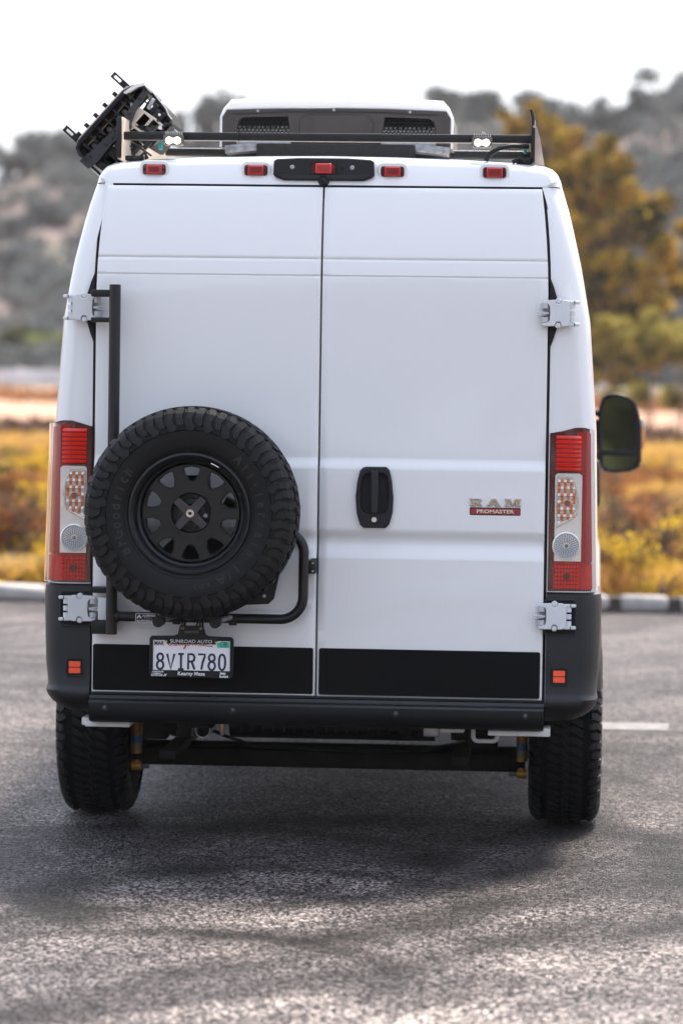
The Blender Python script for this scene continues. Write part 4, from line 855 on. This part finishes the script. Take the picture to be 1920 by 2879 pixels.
# ---- wheels on the axles
Rt, Wt = .384, .275
def hub(root, m1=rimm): 
    revolve('rim', [(.215, -.10), (.222, -.112), (.212, -.112), (.200, -.06), (.19, .02), (.19, .08), (.213, .105), (.222, .11)], m1, root, seg=48)
def axle_wheel(x_, yc, s, rear):
    r = empty('wheel', (x_, yc, Rt+.001), van); r.rotation_euler = (0, 0, R_(90)*(1 if s > 0 else -1))   # local -Y faces outward
    revolve('tyre', carcass(Rt, Wt), rubberd, r, seg=90)
    hub(r)
    revolve('wheel_disc', [(.0001, -.03), (.06, -.035), (.10, -.02), (.19, -.01)], rimm, r, seg=40)
    revolve('brake_drum', [(.0001, .06), (.13, .06), (.15, .03), (.15, -.01)], steel, r, seg=36)
    back = -1 if s > 0 else 1
    if rear: add_tread(r, Rt, Wt, sel=lambda z, f: z.x*(-s) > .12 and z.z < .20 if True else 0)
    else: add_tread(r, Rt, Wt, sel=lambda z, f: False)
for (x_, yc, s, rear) in ((-.955, 1.0, -1, True), (.928, 1.0, 1, True), (-.955, 5.05, -1, False), (.955, 5.05, 1, False)): axle_wheel(x_, yc, s, rear)
# arch flares
for s in (1, -1):
    for yc, hwid, cm in ((1.0, 1.066, plast), (5.05, 1.10, plast)):
        A = []; B = []
        for k in range(19):
            a = R_(24+132*k/18); A.append([(s*(hwid-.09), yc+.40*math.cos(a), .37+.40*math.sin(a)), (s*hwid, yc+.43*math.cos(a), .37+.43*math.sin(a)), (s*(hwid-.005), yc+.50*math.cos(a), .37+.50*math.sin(a)), (s*(hwid-.07), yc+.54*math.cos(a), .37+.54*math.sin(a))])
            B.append([(p[0]-s*.02, p[1], p[2]-.01) for p in A[-1]])
        slab('wheel_arch', A, B, cm, van, 50)
    # front fender bulge, side handle and cladding
    A = []; B = []
    for k in range(13):
        a = R_(180*k/12); A.append([(s*1.0, 5.0+.62*math.cos(a), .50+.60*math.sin(a)), (s*1.095, 5.0+.55*math.cos(a), .48+.54*math.sin(a)), (s*1.112, 5.0+.48*math.cos(a), .46+.48*math.sin(a))]); B.append([(p[0]-s*.04, p[1], p[2]-.02) for p in A[-1]])
    slab('fender', A, B, paint, van, 60)
    bm = bmesh.new(); bm_box(bm, (s*1.050, 3.6, 1.30), (.085, .14, .25), None, .038); fin(bm, 'side_handle', plast, van)
    box('side_cladding', (s*1.045, 2.95, .66), (.03, 3.0, .16), plast, van, .01)
    plate_ = box('side_window', (s*1.018, 4.35, 1.72), (.02, .75, .55), winm, van, .008)
    box('side_rail', (s*1.035, 2.8, 1.42), (.02, 2.6, .035), black, van, .004)
V = [(-.80, 4.66, 2.42), (.80, 4.66, 2.42), (.90, 5.22, 1.47), (-.90, 5.22, 1.47)]; link('windscreen', mesh([(a, b+.02, c+.02) for a, b, c in V], [(0, 3, 2, 1)]), winm, van)
for s in (1, -1): plate('headlight', [rrect(s*.78-.13, .85, s*.78+.13, 1.15, .05)], 5.93, .05, silver, van, .01)
# ---- door mirrors
def mirror(s):
    r = empty('door_mirror', (s*1.2, 4.7, 1.535), van); r.rotation_euler = (-R_(2.5), 0, 0); r['label'] = 'black door mirror, '+('right' if s > 0 else 'left')+' side'
    mo = [(-.098, -.165), (-.108, -.08), (-.112, .02), (-.106, .13), (-.094, .178), (-.062, .202), (-.02, .206), (.045, .190), (.082, .160), (.104, .095), (.115, .03), (.116, -.06), (.118, -.14), (.104, -.178), (.06, -.198), (-.02, -.206), (-.075, -.200)]
    pl = lambda nm, o, y, th, m_, bev=0: plate(nm, [[(s*a, b) for a, b in q] for q in o], y, th, m_, r, bev)
    pl('mirror_shell', [mo], .03, .12, beige if False else plast, .02); 
    g1 = [(-.086, -.090), (-.092, .0), (-.088, .11), (-.074, .165), (-.035, .186), (.01, .184), (.05, .166), (.07, .12), (.078, .03), (.076, -.09)]
    g2 = [(-.080, -.118), (.088, -.118), (.090, -.140), (.07, -.170), (.02, -.186), (-.05, -.188), (-.078, -.170)]
    pl('mirror_rim', [mo, g1, g2], -.004, .05, black, .006)
    pl('mirror_glass', [g1], .012, .004, glassd); pl('wide_angle_glass', [g2], .010, .004, mat('convex_glass', (.75, .77, .8), .05, metal=1))
    pl('turn_lens', [[(.112, .045), (.132, .03), (.138, -.05), (.124, -.085), (.112, -.07)]], .02, .05, amber, .006)
    pl('turn_lens_clear', [[(.110, .075), (.122, .075), (.136, .035), (.131, .03), (.112, .05)]], .02, .05, silver, .002)
    for dz, hh in ((.10, .03), (-.125, .05)): box('mirror_arm', (-s*.155, .05, dz), (.13, .05, hh), black, r, .01)
    box('arm_cover', (-s*.125, .03, -.02), (.03, .05, .18), plast, r, .01)
mirror(1); mirror(-1)
# ---- roof air conditioner
ac = empty('air_conditioner', (-.026, .90, 2.62), van)
# z local: world 2.62 + z ; rear face at local y=0
fx = .452
shell = [[(-.435, 0.02, .235), (-.40, 0, .262), (0, 0, .272), (.40, 0, .262), (.435, .02, .235)]]
A = []
for y_, k, top in ((0, 1, 0), (.012, 1.003, .01), (.05, 1.0, .018), (.5, 1, .02), (.85, .98, .0), (.95, .94, -.05)):
    A.append([(-.467*k, y_, .085), (-.467*k, y_, .205+top*.4), (-.452*k, y_, .232+top), (-.425*k, y_, .262+top), (-.2, y_, .272+top), (0, y_, .275+top), (.2, y_, .272+top), (.425*k, y_, .262+top), (.452*k, y_, .232+top), (.467*k, y_, .205+top*.4), (.467*k, y_, .085)])
B = [[(a*.965, b+.005, c-.028 if c > .2 else c) for a, b, c in r_] for r_ in A]
slab('shell', A, B, paint, ac, 30)
# rear shroud with two honeycomb windows
gw = lambda s: [(s*.180, .095), (s*.185, .130), (s*.194, .208), (s*.370, .204), (s*.390, .192), (s*.398, .160), (s*.400, .095)]
plate('shroud', [[(-.458, .085), (-.458, .205), (-.440, .234), (-.2, .242), (0, .244), (.2, .242), (.440, .234), (.458, .205), (.458, .085)], gw(-1), gw(1)], -.004, .03, brown, ac, .004)
plate('shroud_lip', [[(-.41, .215), (-.2, .224), (0, .226), (.2, .224), (.41, .215), (.41, .219), (.2, .229), (0, .231), (-.2, .229), (-.41, .219)]], -.007, .006, plast, ac, .001)
A = []; 
plate('centre_panel', [[(-.145, .09), (-.150, .19), (-.12, .216), (.12, .216), (.150, .19), (.145, .09)]], -.010, .01, brown, ac, .006)
for s in (1, -1):
    bm = bmesh.new(); hs = .0088
    for i in range(-2, 18):
        for j in range(0, 9):
            cx_ = .178+i*hs*1.78; cz_ = .10+j*hs*1.54
            cx_ += hs*.89*(j % 2)
            if cx_ > .403 or cz_ > .205 or cx_ < .185: continue
            ro = hs*1.04; ri = hs*.78
            vo = [bm.verts.new((s*(cx_+ro*math.sin(k*math.pi/3)), .004, cz_+ro*math.cos(k*math.pi/3))) for k in range(6)]; vi = [bm.verts.new((s*(cx_+ri*math.sin(k*math.pi/3)), .004, cz_+ri*math.cos(k*math.pi/3))) for k in range(6)]
            vb = [bm.verts.new((v.co.x, .014, v.co.z)) for v in vi]
            for k in range(6):
                q = (k+1) % 6; bm.faces.new((vo[k], vo[q], vi[q], vi[k])); bm.faces.new((vi[k], vi[q], vb[q], vb[k]))
    fin(bm, 'honeycomb_grille', black, ac, False)
    bm = bmesh.new()
    for i in range(34): bm_box(bm, (s*(.19+i*.0063), .024, .128), (.0042, .012, .085 if i % 3 else .06))
    fin(bm, 'condenser_fins', mat('fin_aluminium', (.95, .95, .95), .5), ac, False)
    plate('fin_backing', [[(s*.17, .08), (s*.42, .08), (s*.42, .22), (s*.17, .22)]], .09, .005, gapm, ac)
for x_ in (-.315, -.01, .295): cyl('shell_screw', (x_, -.004, .236 if abs(x_) < .1 else .230), .0055, .006, steel, ac, seg=10)
box('base_plate', (0, .45, .103), (.92, .9, .014), steel, ac, .002)
for s, a0, a1 in ((-1, -.445, -.315), (1, .315, .455)): box('foil_tape', ((a0+a1)/2, .03, .080), (a1-a0, .10, .034), tape, ac, .004, Matrix.Rotation(R_(6*s), 3, 'Y'))
box('foam_gasket', (0, .02, .060), (.63, .12, .075), foam, ac, .006)
# ---- roof rack
rk = empty('roof_rack', (0, 0, 0), van)
bar_z = 2.690; by = .20
def bar(name, x0, x1, y, z, h_, d_, m_=tubem):
    bm = bmesh.new(); bm_box(bm, ((x0+x1)/2, y, z), (x1-x0, d_, h_), None, .003); bm_box(bm, ((x0+x1)/2, y-d_/2+.001, z+h_*.12), (x1-x0, .006, .004)); return fin(bm, name, m_, rk)
bar('rear_crossbar', -.785, .765, by, bar_z, .031, .04)
bar('rear_crossbar', -.74, .78, 1.15, 2.700, .030, .05)
bar('crossbar', -.72, .72, 2.0, 2.70, .03, .04); bar('crossbar', -.72, .72, 3.2, 2.70, .03, .04)
box('light_panel', (-.42, 2.2, 2.708), (.62, 1.9, .035), mat('panel_silver', (.62, .65, .70), .35, metal=.2), rk, .004); box('light_panel', (.50, 2.2, 2.708), (.45, 1.9, .035), MATS['panel_silver'], rk, .004)
for s, x0 in ((1, .762), (-1, -.790)):
    # side plates: run forward; rear end cut on a slant
    yz = [(.14, 2.600), (.14, 2.73), (.24, 2.765), (3.9, 2.765), (4.1, 2.62), (.6, 2.60)]
    V = [(x0+s*.004, y_, z_) for y_, z_ in yz]+[(x0+s*(.012), y_, z_) for y_, z_ in yz]; k = len(yz)
    F = [tuple(range(k)), tuple(range(2*k-1, k-1, -1))]+[(i, i+k, (i+1) % k+k, (i+1) % k) for i in range(k)]
    link('side_plate', mesh(V, F), beige if s < 0 else tubem, rk)
# right end: bent hook, beige gusset, cable, feet
tube('rack_hook', [(.757, .18, 2.800), (.762, .18, 2.788), (.766, .18, 2.765), (.765, .18, 2.60)], .0065, tubem, rk, 4)
V = [(.778, .2, 2.755), (.782, .5, 2.72), (.815, .5, 2.60), (.778, .2, 2.595), (.790, .2, 2.70), (.805, .2, 2.60)]
plate('gusset', [[(.772, 2.752), (.780, 2.740), (.792, 2.70), (.810, 2.598), (.774, 2.598)]], .26, .006, beige, rk, .001)
tube('rack_cable', [(.59, .15, 2.605), (.605, .15, 2.63), (.64, .15, 2.652), (.69, .16, 2.662), (.75, .18, 2.662)], .0095, black, rk, 4)
tube('rack_cable', [(.735, .15, 2.60), (.72, .15, 2.616), (.70, .15, 2.605), (.69, .15, 2.60)], .008, black, rk, 4)
box('rack_foot', (.735, .18, 2.606), (.06, .05, .022), black, rk); box('rack_foot', (-.74, .18, 2.604), (.07, .05, .018), black, rk)
box('rack_trim', (.737, .22, 2.655), (.012, .01, .03), teal2, rk); box('rack_trim', (-.648, .22, 2.655), (.014, .01, .03), teal2, rk)
# left gusset: broad beige triangle
box('plate_edge', (-.795, .134, 2.680), (.018, .012, .155), tubem, rk, .002)
if False: plate('gusset', [[(-.783, 2.675), (-.783, 2.605), (-.66, 2.598), (-.63, 2.618), (-.69, 2.655), (-.76, 2.72), (-.783, 2.745)]], .30, .006, beige, rk, .001)
tube('stay_rod', [(-.76, .22, 2.668), (-.715, .20, 2.640), (-.68, .20, 2.615)], .004, black, rk, 3)
tube('rack_clamp', [(-.74, .15, 2.597), (-.715, .15, 2.606), (-.70, .15, 2.625), (-.69, .15, 2.60)], .008, black, rk, 4)
tube('cable_tie', [(-.345, .178, 2.707), (-.345, .176, 2.69), (-.345, .178, 2.673)], .003, black, rk, 2)
def pod(x_, z_):
    r = empty('rack_light', (x_, .135, z_), van); r['label'] = 'lit white work light on the rear crossbar'
    plate('light_body', [rrect(-.037, -.028, .037, .012, .007)], 0, .05, mat('pod_body', (.06, .058, .055), .4, metal=.4), r, .003)
    plate('light_bezel', [rrect(-.0375, -.0285, .0375, .0125, .008), rrect(-.033, -.0245, .033, .0025, .010)], -.004, .006, mat('pod_bezel', (.16, .14, .12), .35, metal=.5), r, .0015)
    for s in (-1, 1): plate('led_lens', [circ(s*.0155, -.0105, .0135, 20)], -.004, .003, glow, r)
    plate('led_lens', [rrect(-.012, -.019, .012, -.002, .003)], -.0035, .003, glow, r)
    for k in range(8): box('cooling_fin', (-.030+k*.0086, .02, .0175), (.003, .035, .012), steel, r, .0005)
    tube('light_bolt', [(-.003, .03, .02), (.002, .03, .032), (.012, .03, .022)], .003, steel, r, 3)
    for sx_, sz_ in ((-.032, -.024), (.032, -.024)): cyl('bezel_screw', (sx_, -.005, sz_), .003, .003, gold, r, seg=6)
pod(-.590, 2.680); pod(.576, 2.682)

# ================================================================== SPARE WHEEL
spare = tag(empty('spare_wheel', (-.454, -.262, 1.2775)), 'black off road spare tyre on a black rim mounted on the left rear door', 'wheel')
Rs, Ws = .392, .270
revolve('tyre', carcass(Rs, Ws), rubber, spare, seg=120)
add_tread(spare, Rs, Ws, sel=lambda z, f: f > 0 or z.x > .1)
tyre_o = [o for o in spare.children if o.name.startswith('tyre')][0]
for rr in (.235, .302): revolve('sidewall_ring', [(rr, -.118 if rr < .25 else -.1345), (rr+.002, -.1245 if rr < .25 else -.1375), (rr+.004, -.118 if rr < .25 else -.1345)], rubber, tyre_o, seg=120)
letm = mat('sidewall_letter', (.013, .013, .015), .36)
def arc_text(word, r_, a0, a1, size, m_, par, y, inward=False, sx_=1.0, name='raised_letter', th=.002, bold=.0008):
    n_ = len(word)
    for i, ch in enumerate(word):
        if ch == ' ': continue
        a = R_(a0+(a1-a0)*i/max(n_-1, 1)); x_, z_ = r_*math.cos(a), r_*math.sin(a)
        ang = a-math.pi/2 if not inward else a+math.pi/2
        xf = Matrix.Translation((x_, y, z_)) @ Matrix.Rotation(-ang, 4, 'Y')
        text(name, ch, 0, 0, size, m_, par, th=th, bold=bold, sx=sx_, xf=xf)
ys_ = -Ws/2-.0005
arc_text('BFGoodrich', .268, 212, 146, .052, letm, tyre_o, ys_+.002, sx_=.85)
arc_text('All-Terrain', .268, 48, -32, .052, letm, tyre_o, ys_+.002, sx_=.85)
arc_text('T/A', .268, -48, -63, .062, letm, tyre_o, ys_+.002, sx_=.9)
arc_text('KO2', .268, -74, -84, .022, letm, tyre_o, ys_+.002, sx_=1.2)
rim = empty('rim', (0, 0, 0), spare)
revolve('rim_barrel', [(.205, -.112), (.214, -.122), (.222, -.120), (.226, -.108), (.222, .10), (.196, .10), (.178, .02), (.176, -.035), (.184, -.060), (.186, -.075), (.194, -.082), (.197, -.100), (.205, -.112)], rimm, rim, seg=96)
holes = []
for k in range(10):
    a = R_(90+36*k); o_ = []
    for (r_, t_) in ((.117, -.07), (.117, .07), (.140, .17), (.162, .190), (.168, .165), (.170, 0), (.168, -.165), (.162, -.190), (.140, -.17)): o_.append((r_*math.cos(a+t_), r_*math.sin(a+t_)))
    holes.append(o_)
plate('rim_face', [circ(0, 0, .180, 96)]+holes+[circ(0, 0, .073, 48)], -.060, .022, rimm, rim, .004)
for k, o_ in enumerate(holes):
    c_ = (sum(p[0] for p in o_)/9, sum(p[1] for p in o_)/9)
    plate('window_lip', [[(c_[0]+(a-c_[0])*1.10, c_[1]+(b-c_[1])*1.10) for a, b in o_], o_], -.0625, .05, black, rim, .001)
revolve('hub_recess', [(.073, -.056), (.070, -.020), (.0001, -.018)], black, rim, seg=48)
revolve('hub_ring', [(.030, -.02), (.032, -.032), (.052, -.032), (.055, -.02)], rimm, rim, seg=40)
for k in range(5):
    a = R_(72*k-10); cyl('lug_hole', (.052*math.cos(a), -.026, .052*math.sin(a)), .0125, .016, black, rim, seg=16); 
    if k in (0, 2): cyl('lug_stud', (.052*math.cos(a), -.035, .052*math.sin(a)), .007, .006, mat('stud', (.35, .36, .38), .4, metal=.5), rim, seg=12)
cr = []
for k in range(4):
    a = R_(45+90*k+3); u1 = (math.cos(a), math.sin(a)); v1 = (-u1[1], u1[0]); wd_ = .0135
    cr += [(u1[0]*.022-v1[0]*wd_*1.25, u1[1]*.022-v1[1]*wd_*1.25), (u1[0]*.072-v1[0]*wd_, u1[1]*.072-v1[1]*wd_), (u1[0]*.072+v1[0]*wd_, u1[1]*.072+v1[1]*wd_), (u1[0]*.022+v1[0]*wd_*1.25, u1[1]*.022+v1[1]*wd_*1.25)]
plate('cross_bracket', [cr], -.078, .012, rimc, rim, .002)
revolve('centre_lock', [(.0001, -.082), (.006, -.083), (.0068, -.089), (.0145, -.089), (.0155, -.080)], chrome, rim, seg=32); cyl('lock_core', (0, -.084, 0), .0062, .004, black, rim)
for k in range(14): a = 2*math.pi*k/14; box('lock_mark', (.0108*math.cos(a), -.0893, .0108*math.sin(a)), (.0016, .001, .0034), black, rim, .0002, Matrix.Rotation(-a+math.pi/2, 3, 'Y'))
arc_text('ROTARY FORGED', .088, 163, 33, .0155, black, rim, -.0615, sx_=1.1, name='rim_letter', bold=.0003)
arc_text('ROTARY FORGED', .088, -17, -147, .0155, black, rim, -.0615, sx_=1.1, name='rim_letter', bold=.0003)
cyl('valve', (.196*math.cos(R_(22)), -.10, .196*math.sin(R_(22))), .004, .03, black, rim, seg=8)
tag(link('wheel_weight', revolve('x', [(.2005, -.122), (.2045, -.1235), (.2045, -.120)], chrome, None, seg=90).data, parent=rim)) if False else None
p_ = [(.2*math.cos(R_(a)), -.119, .2*math.sin(R_(a))) for a in (58, 61, 64, 67)]; tube('wheel_weight', p_, .0022, chrome, rim, 2)

# ================================================================== RECOVERY BOARDS tilted on the rack
rb = tag(empty('recovery_boards', (-.882, .40, 2.758)), 'stack of black traction boards tilted on the left end of the roof rack', 'traction boards')
rb.scale = (.92, 1, .92); rb.location = (-.880, .40, 2.778)
U = Vector((.664, 0, .747)); Vv = Vector((.747, 0, -.664)); RM = Matrix((U, (0, 1, 0), Vv)).transposed()   # local x=along, y=depth, z=inward normal
def rbox(name, u, v, y, su, sv_, sy, m_, bev=.003, extra=0):
    bm = bmesh.new(); bm_box(bm, (0, 0, 0), (su, sy, sv_), Matrix.Rotation(R_(extra), 3, 'Y') if extra else None, min(bev, min(su, sv_, sy)*.4))
    bmesh.ops.translate(bm, vec=(u, y, v), verts=bm.verts); bmesh.ops.transform(bm, matrix=RM.to_4x4(), verts=bm.verts); return fin(bm, name, m_, rb)
def rprof(name, prof_, y0, y1, m_):
    n_ = len(prof_); V = [RM @ Vector((u, y, v)) for y in (y0, y1) for u, v in prof_]
    F = [tuple(range(n_-1, -1, -1)), tuple(range(n_, 2*n_))]+[(i, (i+1) % n_, (i+1) % n_+n_, i+n_) for i in range(n_)]
    me = mesh(V, F); bm = bmesh.new(); bm.from_mesh(me); bmesh.ops.recalc_face_normals(bm, faces=bm.faces); bm.to_mesh(me); bm.free(); return link(name, me, m_, rb)
DY = .45
# outer shell, a shallow tray profile: hollow
out_ = [(-.195, .052), (-.200, .02), (-.186, -.012), (-.16, -.022), (.135, -.022), (.175, -.010), (.205, .022), (.200, .055)]
inn_ = [(.188, .050), (.190, .026), (.168, .002), (.13, -.008), (-.155, -.008), (-.176, 0), (-.187, .022), (-.184, .050)]
rprof('board_tray', out_+inn_, 0, DY, black)
rprof('board_edge', [(-.165, -.028), (-.16, -.023), (.135, -.023), (.165, -.015), (.150, -.030), (.12, -.034), (-.14, -.034)], .02, DY-.02, beige)
rprof('board_rim', [(.12, -.019), (.18, -.005), (.214, .022), (.206, .030), (.172, .008), (.125, -.006)], -.004, .04, frost)
rprof('board_rim', [(-.19, -.005), (-.155, -.024), (.13, -.024), (.13, -.017), (-.152, -.016), (-.183, .001)], -.006, .03, plast)
for u in (-.135, -.085, -.028, .030, .092): rbox('board_stud', u, -.047, .05, .018, .020, .03, black); rbox('board_stud', u+.004, -.044, .35, .018, .02, .03, black)
for u in (-.155, .148):
    for y_ in (.06, .9):
        rbox('mounting_post', u-.010, -.070, y_, .008, .085, .034, black, .002); rbox('mounting_post', u+.010, -.070, y_, .008, .085, .034, black, .002); rbox('mounting_post', u, -.050, y_, .014, .03, .03, black, .002); rbox('mounting_post', u, -.108, y_, .024, .008, .034, black, .002)
# mounting plate band, charcoal with bolt holes
bandm = mat('bracket_coat', (.035, .034, .038), .6, var=.2, vscale=60, bump=.8, bscale=900)
rprof('bracket_band', [(-.215, .035), (-.215, .085), (-.16, .095), (-.06, .088), (.02, .105), (.10, .072), (.195, .060), (.195, .034), (.10, .044), (.02, .052), (-.06, .052), (-.12, .048)], .01, .018, bandm)
for u, v in ((-.17, .06), (-.09, .07), (-.02, .062), (-.02, .088), (.03, .075), (.075, .06), (-.05, .075), (.15, .05)): 
    c_ = RM @ Vector((u, .006, v)); cyl('band_hole', tuple(c_), .0045, .01, gapm, rb, seg=10)
for u in (-.15, -.105, -.06, -.012, .04, .088, .13): rbox('board_rib', u, .018, .03, .010, .05, .04, black if round(u*100) % 2 else plast, .003)
for u in (-.128, -.035, .063): rbox('board_cup', u, .028, .10, .022, .026, .05, beige, .010)
rbox('board_core', 0, .022, .16, .36, .05, .05, gapm, .01); rbox('board_core', -.09, .12, .12, .20, .10, .1, gapm, .01)
for u in (-.175, -.083, .015, .11): rbox('board_cup', u, .020, .06, .022, .028, .05, gapm, .006)
# second, inner board with cleats
rprof('inner_board', [(-.02, .100), (.185, .072), (.196, .080), (.190, .160), (.165, .205), (.150, .215), (.03, .215), (.02, .205), (.02, .13)], .06, DY, gapm)
tube('inner_edge', [tuple(RM @ Vector((u, .05, v))) for u, v in ((.200, .066), (.192, .110), (.186, .150), (.172, .178), (.168, .205), (.155, .225))], .005, plast, rb, 3)
tube('inner_edge', [tuple(RM @ Vector((u, .05, v))) for u, v in ((.206, .066), (.199, .112), (.193, .152), (.180, .178), (.176, .200))], .0025, frost, rb, 2)
for i, (u, v, su, sv_, m_, e_) in enumerate([(.165, .095, .05, .018, steel, 15), (.160, .118, .045, .020, black, 0), (.150, .140, .04, .022, plast, 10), (.150, .165, .05, .018, black, 0), (.155, .150, .012, .02, frost, 0), (.158, .104, .014, .018, frost, 20), (.10, .165, .055, .042, bandm, 0), (.12, .19, .02, .02, frost, 30), (.09, .118, .06, .04, gapm, 0), (.03, .150, .018, .12, plast, 10), (.052, .140, .012, .10, beige, 10), (.105, .213, .12, .018, black, 0), (.02, .198, .03, .02, plast, 0), (.135, .205, .03, .03, black, 0), (.075, .105, .10, .006, beige, 0)]):
    rbox('board_cleat', u, v, .045, su, sv_, .03, m_, .003, e_)
for v in (.157, .173): rbox('board_slot', .10, v, .028, .024, .006, .006, gapm, .001)
for k in range(6): rbox('board_ridge', .055+k*.011, .13, .04, .004, .05, .02, plast, .001)
cyl('pivot_pin', tuple(RM @ Vector((.115, .05, .240))), .006, .03, gold, rb, seg=10); rbox('pivot_pin', .117, .236, .05, .010, .035, .01, gold, .002)
# lower cluster next to the roof
for i, (u, v, su, sv_, m_, e_) in enumerate([(-.10, .125, .09, .05, gapm, 0), (-.125, .13, .03, .05, bandm, 0), (-.125, .13, .016, .03, gapm, 0), (-.06, .13, .012, .07, beige, 20), (-.035, .125, .006, .07, black, 20), (-.048, .125, .006, .07, plast, 20), (-.17, .115, .03, .05, black, 10), (-.185, .12, .012, .06, beige, 0), (-.20, .09, .012, .11, plast, 0), (-.205, .12, .006, .09, frost, 0), (-.165, .135, .012, .03, beige, 30)]):
    rbox('board_cleat', u, v, .04, su, sv_, .03, m_, .002, e_)
tube('bracket_pillar', [tuple(RM @ Vector((u, .0, v))) for u, v in ((-.075, .13), (-.02, .115))], .006, black, rb, 3)
plate('bracket_arm', [[(.095, -.01), (.095, .065), (.115, .055), (.20, .0), (.235, -.03), (.13, -.03), (.095, -.03)]], .03, .006, beige, rb, .001)
